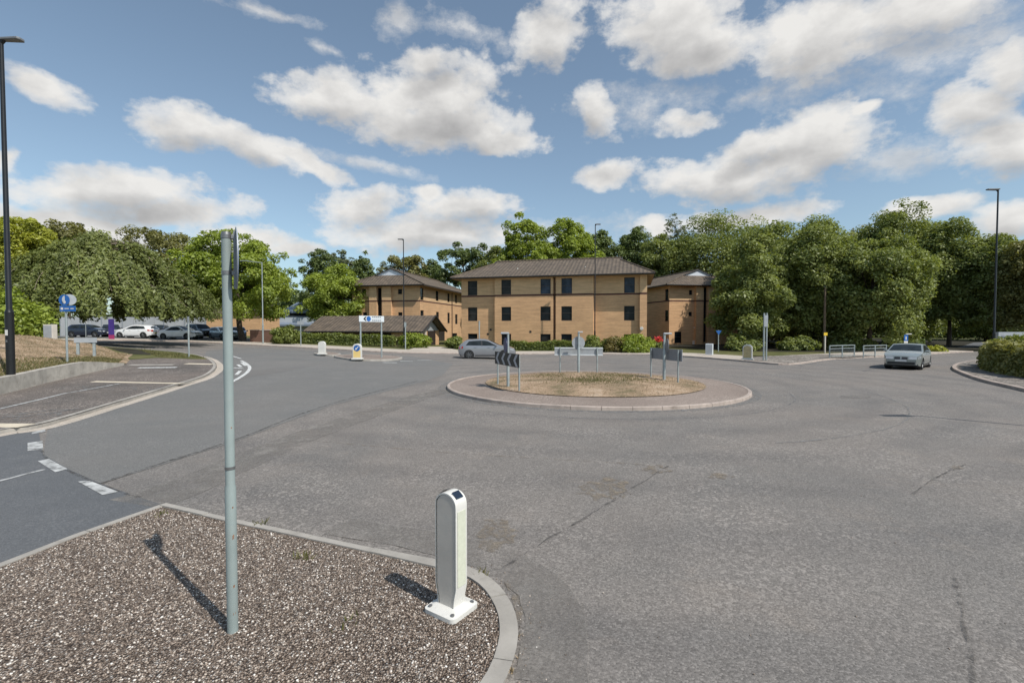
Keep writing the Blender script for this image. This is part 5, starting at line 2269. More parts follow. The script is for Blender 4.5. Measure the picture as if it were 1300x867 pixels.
# purple information pillar
d = 50.8
x = X(141.5, d)
root = empty('information_pillar', (x, d, T(x, d)), 'slim purple information pillar with a magenta foot before the black car', 'sign')
hp = Zp(405, d) - T(x, d)
mb = MB(M['purple'])
mb.box(-.25, .25, -.07, .07, hp * .25, hp)
mb.build('panel', root)
mb = MB(M['magenta'])
mb.box(-.25, .25, -.068, .068, 0, hp * .25 - .003)
mb.build('foot', root)
# utility cabinet at the left shrub
d = 30.5
x = X(64, d)
zc = T(x, d) + .9
root = empty('utility_cabinet', (x, d, zc), 'white utility cabinet tucked beside the large left shrub', 'cabinet')
mb = MB(M['offwhite'])
mb.box(-.28, .28, -.18, .18, -.4, .95)
mb.build('cabinet_body', root, None, .02)
mb = MB(M['signback'])
mb.box(-.25, .25, -.195, -.183, .05, .88)
mb.build('cabinet_door', root)


# direction sign on the splitter island
a, b = G(458, 454.5, .12), G(484.5, 453.5, .12)
d_ = (b - a)
root = empty('direction_sign', ((a.x + b.x) / 2, (a.y + b.y) / 2, (a.z + b.z) / 2 - .012), 'long pale direction sign on two posts with a black arrow, on the splitter island', 'sign', None, math.atan2(d_.y, d_.x))
hw_ = d_.length / 2
zt = Zp(400.3, a.y) - a.z
zb_ = Zp(408, a.y) - a.z
for s in (-1, 1):
    mb = MB(M['galv'])
    mb.tube([(s * hw_, 0, -.1), (s * hw_, 0, zt - .06)], .055, 12)
    mb.build('post', root, 50)
mb = MB(M['signgrey'])
W2 = hw_ + .16
mb.box(-W2, W2, -.085, -.062, zb_, zt)
pl_ = mb.build('plate', root)
mb = MB(M['signblack'])
zc = (zb_ + zt) / 2
hh = (zt - zb_)
mb.add([(-.66, -.089, zc), (-.52, -.089, zc + hh * .36), (-.40, -.089, zc + hh * .36), (-.52, -.089, zc), (-.40, -.089, zc - hh * .36), (-.52, -.089, zc - hh * .36)], [(0, 3, 2, 1), (0, 5, 4, 3)])
mb.build('arrow', pl_)
mb = MB(M['blue'])
mb.disc((-.25, -.09, zc), (0, -1, 0), .17, .006)
mb.build('emblem', pl_)
mb = MB(M['signback_dark'])
for z0 in (.08, -.14):
    for k in range(5):
        mb.box(.02 + .15 * k, .13 + .15 * k, -.0895, -.0855, zc + z0, zc + z0 + .08)
mb.build('lettering', pl_)


def road_bollard(px, ybase, ytop, label, face, rz=0, w=.42, dz=.12, symbol=False, name='traffic_bollard', group=None):
    b = G(px, ybase, dz)
    h = Zp(ytop, b.y) - b.z
    root = empty(name, (b.x, b.y, b.z - .012), label, 'bollard', group, rz)
    mb = MB(M['white'])
    mb.prism([(-w * .62, -.2), (w * .62, -.2), (w * .62, .2), (-w * .62, .2)], 0, .09)
    mb.build('base', root, None, .02)
    n = 14
    q = [(-w / 2, .09), (w / 2, .09)] + [(w / 2 * math.cos(math.pi * k / n), h - w * .4 + w * .4 * math.sin(math.pi * k / n)) for k in range(n + 1)]
    mb = MB(M['white'])
    slab_mesh(mb, q, -.11, .11)
    sh_ = mb.build('shell', root, 35, .015)
    if face:
        mb = MB(M[face])
        qq = [(x * .82, .14 + (z - .09) * (.86 if symbol is False else .56)) for x, z in q]
        slab_mesh(mb, qq, -.114, -.111)
        mb.build('face_panel', root)
    if symbol:
        mb = MB(M['blue'])
        mb.disc((0, -.115, h - w * .52), (0, -1, 0), w * .36, .008)
        dsc = mb.build('blue_disc', root)
        mb = MB(M['white'])
        c = Vector((0, -.1205, h - w * .52))
        f = w * .36
        R2 = lambda a, b_: (c.x + (a - b_) * .707 * f, c.y, c.z + (-a - b_) * .707 * f + 0)
        mb.add([R2(-.13, -.7), R2(.13, -.7), R2(.13, .2), R2(-.13, .2)], [(0, 1, 2, 3)])
        mb.add([R2(-.4, .15), R2(.4, .15), R2(0, .75)], [(0, 1, 2)])
        mb.build('arrow', dsc)
    return root


road_bollard(453.8, 456.2, 436, 'yellow-faced keep left bollard with a blue arrow disc on the splitter island', 'yellow', 0, .55, .12, True)
road_bollard(409, 449.8, 433, 'plain white bollard on the small splitter island', None, 0, .5)
road_bollard(949, 456.5, 437, 'bollard with faded ochre face on the pebbled corner', 'gold', R(-40), .62, .11)
# grey cabinet by the verge
b = G(900.5, 450.5, .1)
root = empty('service_cabinet', (b.x, b.y, .1), 'pale grey street cabinet on the verge before the right office block', 'cabinet', None, R(-30))
hc = Zp(436.3, b.y) - .1
mb = MB(M['signgrey'])
mb.box(-.28, .28, -.2, .2, 0, hc)
mb.build('cabinet_body', root, None, .02)
mb = MB(M['signback'])
mb.box(-.24, .24, -.212, -.203, .1, hc - .08)
mb.build('cabinet_door', root)


# chevron board (left) and the two boards seen from behind
def board(pxa, pxb, yba, ybb, ytop_a, h, label, face, rzflip=False, name='chevron_sign', th=None):
    a, b = G(pxa, yba, .2), G(pxb, ybb, .2)
    dd = b - a
    c = (a + b) / 2
    rz = math.atan2(dd.y, dd.x)
    zz = min(mound(a.x, a.y), mound(b.x, b.y))
    root = empty(name, (c.x, c.y, zz), label, 'sign', None, rz)
    top = Zp(ytop_a, (a.y + b.y) / 2) - zz
    return root, dd.length / 2, top, c, rz


rootc, hw_, top, cc, rz = board(630.5, 657.5, 488, 496, 447.8, .5, 'black and grey chevron board on two posts at the left of the roundabout', True)
for s in (-1, 1):
    mb = MB(M['galv'])
    mb.tube([(s * hw_, .05, -.2), (s * hw_, .05, top - .05)], .032, 12)
    mb.build('post', rootc, 50)
W2, bh = hw_ + .12, .47
mb = MB(M['signblack'])
mb.box(-W2, W2, -.025, 0, top - bh, top)
pln = mb.build('plate', rootc)
mb = MB(M['chev'])
pit = 2 * W2 / 4
for k in range(4):
    x0 = -W2 + pit * (k + .18)
    tip, tail, wd_ = x0, x0 + pit * .40, pit * .32
    y = -.0285
    mb.add([(tip, y, top - bh / 2), (tail, y, top - .02), (tail + wd_, y, top - .02), (tip + wd_, y, top - bh / 2), (tail + wd_, y, top - bh + .02), (tail, y, top - bh + .02)],
           [(0, 3, 2, 1), (0, 5, 4, 3)])
mb.build('chevron', pln)


def lit_post(px, ybase, ytop, label, arm, sign, r=.06, mat='galv'):
    b = G(px, ybase, .2)
    z = mound(b.x, b.y)
    top = Zp(ytop, b.y) - z
    root = empty('lit_signpost', (b.x, b.y, z), label, 'sign')
    mb = MB(M[mat])
    mb.tube([(0, 0, -.2), (0, 0, 1.2), (0, 0, 1.25), (0, 0, top)], [r * 1.3, r * 1.3, r, r], 14)
    mb.build('post', root, 50)
    k = b.y / F
    mb = MB(M['signback'])
    x0, x1 = sorted((0, arm * k))
    mb.prism([(x0 - .04, -.07), (x1 + .04, -.05), (x1 + .04, .05), (x0 - .04, .07)], top - .02, top + .05)
    mb.build('lamp_hood', root, None, .02)
    sign(root, top)
    return root


def side_sign(root, top):
    mb = MB(M['navy'])
    mb.disc((-.10, -.08, top - .42), (-.96, -.25, 0), .27, .012)
    d = mb.build('round_sign', root)


def back_sign(root, top):
    mb = MB(M['signback'])
    mb.disc((0, .09, top - .50), (0, 1, 0), .31, .012)
    mb.build('round_sign', root)
    mb = MB(M['galv'])
    mb.box(-.09, .09, .062, .085, top - .66, top - .60)
    mb.box(-.09, .09, .062, .085, top - .36, top - .30)
    mb.build('clamp', root)


def side_sign_r(root, top):
    mb = MB(M['signback_dark'])
    mb.disc((.12, .02, top - .46), (1, -.08, 0), .28, .014)
    mb.build('round_sign', root)


lit_post(645, 491, 423.5, 'pale post with lamp hood and blue round sign behind the chevron board', -8, side_sign, .042)
rootb, hw_, top, cc, rz = board(711, 758, 472.5, 473, 441, .45, 'wide grey board seen from behind at the far middle of the roundabout', False)
for s in (-1, 1):
    mb = MB(M['galv'])
    mb.tube([(s * hw_, -.05, -.2), (s * hw_, -.05, top - .02)], .036, 12)
    mb.build('post', rootb, 50)
W2, bh = hw_ + .27, .40
mb = MB(M['signback'])
mb.box(-W2, W2, 0.005, .03, top - bh, top)
pln = mb.build('plate', rootb)
mb = MB(M['signgrey'])
mb.box(-W2, W2, -.015, .003, top - .07, top - .005)
mb.box(-W2, W2, -.015, .003, top - bh + .005, top - bh + .06)
mb.build('stiffener', pln)
lit_post(734.5, 474, 422, 'signpost with round sign and lamp hood seen from behind, middle of the three', 4, back_sign, .048)
rootb, hw_, top, cc, rz = board(827.5, 862, 481, 487, 442.5, .42, 'grey board coloured as shaded, seen from behind at the right of the roundabout', False)
for s in (-1, 1):
    mb = MB(M['galv'])
    mb.tube([(s * hw_, -.05, -.2), (s * hw_, -.05, top - .02)], .034, 12)
    mb.build('post', rootb, 50)
W2, bh = hw_ + .16, .46
mb = MB(M['signback_dark'])  # shade on this board is put into its darker grey
mb.box(-W2, W2, 0.005, .03, top - bh, top)
mb.build('plate', rootb)
lit_post(843, 484.5, 424, 'signpost with pale lamp hood and dark sign behind the right board', 8, side_sign_r, .046)

# signs along the far pavement
def blue_tri(root, top, b):
    mb = MB(M['blue'])
    mb.add([(-.27, -.06, top - .05), (.27, -.06, top - .05), (0, -.06, top - .45), (-.27, -.045, top - .05), (.27, -.045, top - .05), (0, -.045, top - .45)],
           [(0, 2, 1), (3, 4, 5), (0, 1, 4, 3), (1, 2, 5, 4), (2, 0, 3, 5)])
    mb.build('plate', root)


post_sign(911.8, 448, 419, 'small blue triangular sign on a post in front of the right office block', blue_tri, .045)
a, b = G(969.3, 457.5, .11), G(975, 457.8, .11)
root = empty('tall_twin_post_sign', ((a.x + b.x) / 2, a.y, .1), 'pair of tall grey posts carrying a small plate on the pebbled corner', 'sign')
hh = Zp(397.5, a.y) - .1
w = (b.x - a.x) / 2
for s in (-1, 1):
    mb = MB(M['galv'])
    mb.tube([(s * w, 0, -.1), (s * w, 0, hh)], .055, 12)
    mb.build('post', root, 50)
mb = MB(M['signback'])
mb.box(-w - .04, w + .04, -.09, -.062, hh - .95, hh - .15)
mb.build('plate', root)


def yel(root, top, b):
    mb = MB(M['yellow_sign'])
    mb.box(-.16, .16, -.09, -.07, top - .24, top + .02)
    mb.build('plate', root)


post_sign(1047, 449.5, 422.5, 'pale post with a small yellow plate under the trees', yel, .07, mat='offwhite')
tpx = 1046.5
b = Vector((X(tpx, 49), 49, 0))
root = empty('timber_pole', b, 'tall weathered timber pole half lost in the tree leaves', 'pole')
mb = MB(M['timber'])
mb.tube([(0, 0, -.2), (0, 0, Zp(364, 49))], [.14, .09], 10)
mb.build('pole', root, 50)
mb = MB(M['bolt'])
mb.box(-.16, .16, -.05, .05, Zp(364, 49) + .002, Zp(364, 49) + .05)
mb.build('pole_cap', root)


def rail(pa, pb, ya, yb, yt, label):
    a, b = G(pa, ya, .11), G(pb, yb, .11)
    dd = b - a
    root = empty('guard_rail', ((a.x + b.x) / 2, (a.y + b.y) / 2, .1), label, 'railing', 'steel guard rails on the pavement corner', math.atan2(dd.y, dd.x))
    h = Zp(yt, (a.y + b.y) / 2) - .1
    hw_ = dd.length / 2
    for k in (-1, 0, 1):
        mb = MB(M['galv'])
        mb.box(k * hw_ - .03, k * hw_ + .03, -.03, .03, -.05, h - .031)
        mb.build('post', root)
    mb = MB(M['galv'])
    mb.box(-hw_ - .03, hw_ + .03, -.03, .03, h - .03, h + .03)
    mb.box(-hw_, hw_, -.02, .02, h - .24, h - .20)
    mb.box(-hw_, hw_, -.02, .02, .12, .16)
    mb.build('rail', root)
    mb = MB(M['galv'])
    n = int(hw_ * 2 / .13)
    for i in range(1, n):
        x = -hw_ + 2 * hw_ * i / n
        mb.tube([(x, 0, .16), (x, 0, h - .22)], .007, 5)
    mb.build('infill_bars', root)


rail(1053, 1084.5, 454.5, 452.8, 438.5, 'steel guard rail panel nearer the pebbled corner')
rail(1096, 1125, 452.8, 451.5, 438.5, 'steel guard rail panel nearer the saloon car')


def bl(root, top, b):
    mb = MB(M['blue'])
    mb.box(-.19, .19, -.08, -.06, top - .62, top - .05)
    p = mb.build('plate', root)
    mb = MB(M['white'])
    mb.box(-.18, .18, -.08, -.06, top - .90, top - .63)
    mb.box(-.05, .05, -.085, -.081, top - .5, top - .2)
    mb.build('symbol', p)
    mb = MB(M['white'])
    mb.prism([(0, -.1), (.5, -.1), (.5, .1), (0, .1)], top, top + .08)
    mb.build('lamp_hood', root)


post_sign(1149, 448, 424.5, 'blue and white sign post rising behind the saloon car roof', bl, .05)

# ================================================================== TREES AND PLANTS
BG = 'trees on the skyline behind the offices'
RGp = 'large trees lining the right side'
tree(-40, 76, 272, 372, 50, 'yellow', 'yellow-green tree at the far left edge behind the weeping tree', 13000, .30, 1)
tree(52, 128, 281, 350, 74, 'olive', 'dull dark tree top showing above the weeping tree crown', 8000, .36, 2)
tree(158, 255, 288, 412, 78, 'olive', 'brownish-green round tree right of the weeping tree', 12000, .36, 3, clumps=80)
tree(222, 372, 302, 418, 55, 'bright', 'bright green plane tree over the parked cars behind the near pole', 19000, .30, 4, trunk_px=309, tr=.34, clumps=90, cr=(.18, .28), lumpy=.24)
tree(392, 468, 334, 428, 68, 'bright', 'bright yellow-green tree beside the left office block', 12000, .28, 5, clumps=70)
tree(382, 436, 319, 410, 98, 'dark', 'narrow dark tree standing left of the sparse grey tree', 7000, .40, 6, group=BG, cr=(.2, .3), lumpy=.3)
tree(414, 456, 312, 392, 106, 'grey', 'sparse grey-green tree above the bright yellow-green tree', 2600, .40, 7, group=BG, cr=(.14, .22), limbs=30)
tree(440, 480, 326, 400, 100, 'dark', 'small dark tree top left of the left office gable', 5500, .40, 8, group=BG)
tree(484, 544, 324, 400, 96, 'olive', 'olive round tree rising behind the left office roof', 9000, .38, 9, group=BG)
tree(530, 568, 328, 400, 100, 'dark', 'small dark pointed tree behind the long left office roof', 5500, .38, 10, group=BG)
tree(556, 620, 304, 400, 92, 'dark', 'dark spreading tree left of the central roof with gappy crown', 6500, .40, 11, group=BG, cr=(.17, .26), lumpy=.3, clumps=46)
tree(600, 655, 314, 400, 88, 'mid', 'mid green tree close to the central roof left end', 8000, .36, 12, group=BG)
tree(628, 706, 273, 390, 80, 'bright', 'bright green tree behind the central roof, left of two', 14000, .34, 13, group=BG, lumpy=.22, cr=(.17, .27), clumps=90)
tree(680, 762, 280, 390, 82, 'bright', 'bright green tree behind the central roof, right of two', 14000, .34, 14, group=BG, lumpy=.22, cr=(.17, .27), clumps=90)
tree(734, 790, 283, 390, 90, 'dark', 'dark tree directly right of the bright trees behind the roof', 9000, .38, 15, group=BG)
tree(780, 832, 286, 390, 92, 'dark', 'dark tree above the right end of the central roof', 9000, .38, 16, group=BG)
tree(812, 880, 291, 400, 86, 'mid', 'mid green tree between the central and right office roofs', 11000, .36, 17, group=BG)
tree(838, 872, 270, 330, 104, 'grey', 'thin half-bare tree poking above the crowns right of centre', 900, .34, 18, group=BG, cr=(.12, .2), limbs=40)
tree(848, 968, 277, 420, 84, 'mid', 'broad mid green tree behind the right office block', 18000, .36, 19, group=RGp, clumps=100)
tree(926, 1020, 282, 442, 62, 'mid', 'leafy tree hiding the right end of the right office block', 17000, .32, 20, group=RGp, clumps=100, cut=-1)
tree(972, 1092, 278, 448, 54, 'mid', 'largest dense tree behind the twin post sign', 26000, .28, 21, group=RGp, clumps=130, cr=(.18, .28), cut=-1, lumpy=.14)
tree(908, 1000, 320, 446, 51, 'mid', 'low dense tree leaning over the bollard with ochre face', 17000, .26, 22, group=RGp, clumps=60, cut=-1, lumpy=.42, cr=(.18, .30))
tree(1042, 1168, 296, 445, 50, 'mid', 'drooping dense tree behind the guard rails', 26000, .27, 23, group=RGp, clumps=130, cr=(.17, .27), cut=-.9)
tree(1088, 1200, 263, 436, 68, 'mid', 'tallest tree of the right side above the saloon car', 21000, .33, 24, group=RGp, clumps=120, cr=(.17, .27), lumpy=.22)
tree(1158, 1252, 272, 435, 62, 'mid', 'tall tree left of the right lamp post with open foot', 19000, .31, 25, group=RGp, clumps=110, cr=(.17, .27))
tree(1225, 1300, 298, 432, 58, 'mid', 'tree directly behind the right lamp post', 15000, .30, 26, group=RGp, clumps=90)
tree(1272, 1360, 305, 436, 54, 'olive', 'olive tree at the right edge beyond the hedge', 15000, .28, 27, group=RGp, clumps=80)
tree(1020, 1110, 292, 420, 78, 'olive', 'olive tree top seen between the two tallest right crowns', 12000, .36, 28, group=RGp)
tree(1180, 1330, 330, 440, 88, 'mid', 'backing tree low down behind the right lamp post', 16000, .42, 29, group=RGp, cut=-1)
tree(1080, 1210, 335, 446, 74, 'mid', 'backing tree low down behind the saloon car', 15000, .38, 30, group=RGp, cut=-1)
tree(930, 1080, 345, 448, 66, 'mid', 'backing tree low down behind the twin post sign', 15000, .36, 31, group=RGp, cut=-1)

# far wood closing the view under the crowns
rngw = np.random.default_rng(77)
n = 60000
a = rngw.uniform(-.95, 1.0, n)
dd = rngw.uniform(112, 132, n)
hmax = 8.0 + 3.0 * np.sin(a * 11) + 1.6 * np.sin(a * 27 + 1)
zz = hmax * rngw.uniform(0, 1, n) ** .8
pos = np.column_stack([dd * a * 1.12, dd, zz])
nr = unit(rngw.normal(size=(n, 3)) * .6 + np.array([0, -.5, .5]))
wood = quads_mesh('far_wood', leaves(rngw, pos, nr, .8 * rngw.lognormal(0, .25, n)), rngw.uniform(0, .8, n), LEAF['dark'])
wood['kind'] = 'stuff'

# weeping tree: strands arching out of the crown and hanging
def weeping(px, depth, label):
    rng = np.random.default_rng(41)
    cx = X(px, depth)
    gz = T(cx, depth)
    root = empty('weeping_tree', (cx, depth, gz), label, 'tree')
    rx = (X(258, depth) - X(2, depth)) / 2
    zt = Zp(297, depth) - gz
    zb = Zp(402, depth) - gz
    mb = MB(M['bark_pale'])
    pos, nr, tn = [], [], []
    H_ = zt - zb
    for s_ in range(74):
        a = s_ * 2.39996 + rng.uniform(-.3, .3)
        stretch = 1.0 + .06 * max(0, math.cos(a)) ** 2
        tier = rng.uniform(0, 1)
        reach = rx * stretch * (.45 + .55 * tier ** .6)
        z0 = zb + H_ * (.99 - .60 * tier * rng.uniform(.6, 1.1))
        z1 = zb + H_ * rng.uniform(.02, .42) * (1.1 - .6 * tier)
        r0 = rx * rng.uniform(.02, .25)
        pts = []
        for k in range(10):
            t = k / 9
            r = r0 + (reach - r0) * t
            z = z0 + (z1 - z0) * t ** 1.9 + H_ * .05 * math.sin(t * 3.14)
            aa = a + .22 * math.sin(t * 2.2 + s_)
            pts.append(np.array((r * math.cos(aa), r * math.sin(aa) * .82, z)))
        pts = np.array(pts)
        mb.tube([Vector((0, 0, zb + H_ * .45)), Vector(pts[0] * np.array([.6, .6, .96])), Vector(pts[0])], [.10, .07, .05], 5, False)
        mb.tube([Vector(p) for p in pts], [.045 * (1 - .09 * k) for k in range(10)], 5, False)
        tone = rng.uniform(.1, .55)
        for q in range(44):
            t = rng.uniform(.12, 1) * 8.999
            i = int(t)
            st = pts[i] * (1 - t + i) + pts[i + 1] * (t - i) + rng.normal(size=3) * np.array([.30, .30, .10])
            ln = rng.uniform(.5, 2.3) * (.6 + .6 * t / 9)
            ln = min(ln, max(.25, st[2] - zb + rng.uniform(-.1, .6)))
            m = int(26 * ln) + 8
            tt = rng.uniform(0, 1, m)
            p = np.column_stack([st[0] + math.cos(a) * .35 * ln * tt ** .5 + rng.normal(size=m) * .10, st[1] + math.sin(a) * .35 * ln * tt ** .5 + rng.normal(size=m) * .10,
                                 st[2] + .12 - ln * tt + rng.normal(size=m) * .05])
            pos.append(p)
            out = np.tile(np.array([math.cos(a) * .7, math.sin(a) * .7, .55]), (m, 1))
            nr.append(unit(out + rng.normal(size=(m, 3)) * .5))
            tn.append(tone * .9 + rng.uniform(0, .12) + rng.uniform(0, .30, m))
    pos, nr, tn = np.concatenate(pos), np.concatenate(nr), np.concatenate(tn)
    V = leaves(rng, pos, nr, .125 * rng.lognormal(0, .28, len(pos)), .5, 1.9)
    quads_mesh('crown', V, tn, LEAF['weep'], root)
    tx = X(34, depth) - cx
    mb.tube([(tx, .6, -.4), (tx + .1, .5, 1.6), (tx * .5, .3, zb + (zt - zb) * .25), (-.1, .1, zb + (zt - zb) * .5)], [.40, .32, .26, .2], 9)
    mb.build('trunk', root, 60)


weeping(130, 41, 'broad weeping tree with a drooping dome crown over the left lane')

# shrubs and hedges
root = bush(-30, 66, 368, 430, 31.5, 'bright', 'big bright leafy shrub on the bank behind the tall black lamp', 9000, .16, 1, thick=2.0, clumps=70)
HG = 'low hedges and shrubs before the offices'
bush(343, 377, 412, 440, 50, 'hedge', 'round green shrub right of the brown brick wall', 5000, .15, 2, HG, clumps=50)
hedge([(X(372, 53), 53), (X(440, 52), 52), (X(505, 50.5), 50.5)], Zp(424.5, 52) - T(-18, 52), 1.3, 'hedge', 'long low clipped hedge along the outbuilding wall', 20000, .13, 3, HG)
bush(505, 548, 424, 443, 49, 'bright', 'pale green spreading shrub at the foot of the slim black lamp', 3500, .13, 4, HG)
bush(566, 588, 428, 445, 49.5, 'hedge', 'small dark shrub behind the tail of the silver hatchback', 3000, .13, 5, HG)
hedge([(X(648, 50), 50), (X(704, 48.5), 48.5)], .95, 1.1, 'hedge', 'low trimmed hedge under the central office windows', 8000, .12, 6, HG)
hedge([(X(703, 49.2), 49.2), (X(752, 47.6), 47.6)], 1.05, 1.0, 'hedge', 'low hedge stretch behind the wide grey board', 6500, .12, 7, HG)
bush(740, 772, 427.5, 448, 46, 'hedge', 'green shrub touching the slim black lamp at the office', 3500, .12, 8, HG)
bush(764, 796, 428, 448, 45.6, 'rust', 'brownish shrub between two green shrubs below the office', 3500, .11, 9, HG)
bush(783, 832, 424.5, 448, 45.2, 'bright', 'largest rounded green shrub at the central office corner', 6500, .11, 10, HG, clumps=60)
b = bush(829, 841, 430, 445, 50, 'hedge', 'small flowering shrub with red blooms beside the right office block', 700, .12, 11, None, name='flowering_shrub', thick=.5)
rngf = np.random.default_rng(9)
n = 150
p = rngf.normal(size=(n, 3)) * np.array([.2, .2, .16]) + np.array([0, -.15, 1.15])
fl = quads_mesh('blossom', leaves(rngf, p, unit(rngf.normal(size=(n, 3)) + np.array([0, -1, .5])), .13 * np.ones(n), 0, 1.0), np.ones(n), M['flower'], b)
bush(918, 962, 426, 446, 48.5, 'mid', 'dark undergrowth shrub at the foot of the low dense tree', 4500, .16, 12, RGp)
bush(985, 1040, 430, 447, 49.0, 'mid', 'dark undergrowth shrub left of the pale post with yellow plate', 4500, .16, 13, RGp)
bush(1050, 1120, 431, 446, 50, 'mid', 'low leafy undergrowth behind the guard rails', 5000, .16, 15, RGp)
bush(1118, 1180, 430, 446, 53, 'dark', 'dark undergrowth mass behind the roof of the saloon car', 5000, .17, 16, RGp)
bush(1172, 1200, 441, 452, 47, 'yellow', 'low pale green plant by the kerb right of the saloon car', 1800, .12, 14)
hp_ = pl((1238, 462), (1248, 476), (1275, 485.5), (1310, 492), (1370, 500))
hh_ = 1.62
hedge([(X(1281, 28.0), 28.0), (X(1290, 25.5), 25.5), (X(1318, 23.3), 23.3), (X(1360, 21.2), 21.2), (X(1420, 20), 20)], hh_ * .99, 2.4, 'hedge_dry', 'tall rounded hedge on the kerbed island at the right edge', 26000, .11, 20)
hedge([(X(1280, 29.6), 29.6), (X(1318, 27), 27), (X(1380, 24.5), 24.5)], 1.78, 2.2, 'hedge', 'darker green hedge top rising behind the dry rounded hedge', 20000, .12, 21)

# ================================================================== LIGHT, SKY
SUN_EL, SUN_AZ = R(51), math.atan2(.758, -.652)
sd = bpy.data.lights.new('sun', 'SUN')
sd.energy = 3.7
sd.angle = R(.53)
sd.color = (1.0, .955, .88)
so = bpy.data.objects.new('sun', sd)
col.objects.link(so)
sv = Vector((math.sin(SUN_AZ) * math.cos(SUN_EL), math.cos(SUN_AZ) * math.cos(SUN_EL), math.sin(SUN_EL)))
so.rotation_euler = (-sv).to_track_quat('-Z', 'Y').to_euler()
so.location = sv * 100

w = bpy.data.worlds.new('World')
scene.world = w
w.use_nodes = True
nt = w.node_tree
nt.nodes.clear()
out = N(nt, 'ShaderNodeOutputWorld')
bg = N(nt, 'ShaderNodeBackground')
bg.inputs['Strength'].default_value = 0.15
sky = N(nt, 'ShaderNodeTexSky', sky_type='NISHITA')
sky.sun_disc = False
sky.sun_elevation = SUN_EL
sky.sun_rotation = SUN_AZ
sky.air_density = 1.0
sky.dust_density = 1.0
sky.ozone_density = 1.0
tc = N(nt, 'ShaderNodeTexCoord').outputs['Generated']
sp = N(nt, 'ShaderNodeSeparateXYZ')
L(nt, tc, sp.inputs[0])
az = mth(nt, 'ARCTAN2', sp.outputs[0], sp.outputs[1])
el = mth(nt, 'ARCSINE', sp.outputs[2])
cb = N(nt, 'ShaderNodeCombineXYZ')
L(nt, az, cb.inputs[0])
L(nt, el, cb.inputs[1])
ae = cb.outputs[0]
# clouds: soft ellipses on the sky sphere, torn by noise.  (photo x, y, half width, half height, tilt deg)
CL = [(425, 124, 85, 40, 0), (545, 118, 105, 52, -4), (560, 160, 120, 38, 0), (545, 82, 34, 30, 0), (640, 180, 62, 18, 4),
      (248, 165, 62, 34, 2), (325, 190, 75, 28, 14), (405, 215, 60, 16, 26),
      (150, 236, 140, 36, -6), (215, 268, 120, 22, -8), (120, 290, 190, 26, 0), (290, 300, 90, 18, 0),
      (38, 106, 62, 24, 4), (2, 196, 24, 18, 0),
      (460, 265, 52, 26, 0), (600, 266, 75, 26, 0), (542, 248, 26, 12, 0), (550, 300, 110, 30, 0), (375, 315, 40, 12, 0),
      (752, 140, 34, 34, 35), (757, 223, 40, 18, 4), (850, 25, 95, 60, 5), (885, 62, 60, 34, 0), (690, 40, 50, 52, 0),
      (1040, 50, 100, 58, 12), (1170, 12, 150, 48, 0), (880, 150, 55, 22, 0),
      (915, 226, 125, 38, 2), (1030, 190, 95, 58, 0), (960, 190, 60, 26, -10), (1100, 140, 30, 9, 0),
      (1235, 140, 66, 36, 10), (1275, 190, 60, 46, 0), (1290, 80, 60, 50, 0),
      (1180, 268, 70, 20, 0), (1275, 285, 60, 26, 0), (940, 278, 110, 15, 0), (828, 290, 24, 15, 0)]
THIN = [(330, 8, 100, 10, 2), (510, 26, 26, 36, 0), (420, 68, 34, 10, 10), (1190, 60, 190, 70, 0), (1010, 110, 120, 30, 0), (600, 40, 80, 25, 20),
        (820, 130, 110, 36, 0), (1150, 205, 120, 30, 0), (470, 215, 90, 12, 8), (700, 300, 150, 22, 0)]



def azel(px, py):
    d = ray(px, py).normalized()
    return math.atan2(d.x, d.y), math.asin(d.z)


wn = N(nt, 'ShaderNodeTexNoise')
wn.inputs['Scale'].default_value = 5.0
wn.inputs['Detail'].default_value = 3
L(nt, ae, wn.inputs['Vector'])
wv = N(nt, 'ShaderNodeVectorMath', operation='MULTIPLY_ADD')
L(nt, wn.outputs['Color'], wv.inputs[0])
wv.inputs[1].default_value = (.10, .07, 0)
wv.inputs[2].default_value = (-.05, -.035, 0)
wa = N(nt, 'ShaderNodeVectorMath', operation='ADD')
L(nt, ae, wa.inputs[0])
L(nt, wv.outputs[0], wa.inputs[1])
aew = wa.outputs[0]


def field(vec, blobs):
    acc = None
    for px, py, rx_, ry_, tilt in blobs:
        a0, e0 = azel(px, py)
        a1, _ = azel(px + rx_, py)
        a2, _ = azel(px - rx_, py)
        _, e1 = azel(px, py + ry_)
        _, e2 = azel(px, py - ry_)
        sx, sy = abs(a1 - a2) / 2, abs(e1 - e2) / 2
        mp = N(nt, 'ShaderNodeMapping', vector_type='TEXTURE')
        mp.inputs['Location'].default_value = (a0, e0, 0)
        mp.inputs['Rotation'].default_value = (0, 0, R(-tilt))
        mp.inputs['Scale'].default_value = (sx, sy, 1)
        L(nt, vec, mp.inputs['Vector'])
        ln = N(nt, 'ShaderNodeVectorMath', operation='LENGTH')
        L(nt, mp.outputs[0], ln.inputs[0])
        if acc is None:
            acc = ln.outputs['Value']
        else:
            sm = N(nt, 'ShaderNodeMath', operation='SMOOTH_MIN')
            L(nt, acc, sm.inputs[0])
            L(nt, ln.outputs['Value'], sm.inputs[1])
            sm.inputs[2].default_value = 0.25
            acc = sm.outputs[0]
    return mth(nt, 'SUBTRACT', 1.0, acc)          # >0 inside


def cnoise(vec, sc=7.0, det=8, rg=.58):
    mp = N(nt, 'ShaderNodeMapping')
    mp.inputs['Scale'].default_value = (1, 1.5, 1)
    L(nt, vec, mp.inputs['Vector'])
    return noise(nt, mp.outputs[0], sc, det, rg)


f0 = field(aew, CL)
f1 = field(aew, THIN)
n0 = cnoise(ae, 6.5, 9, .56)
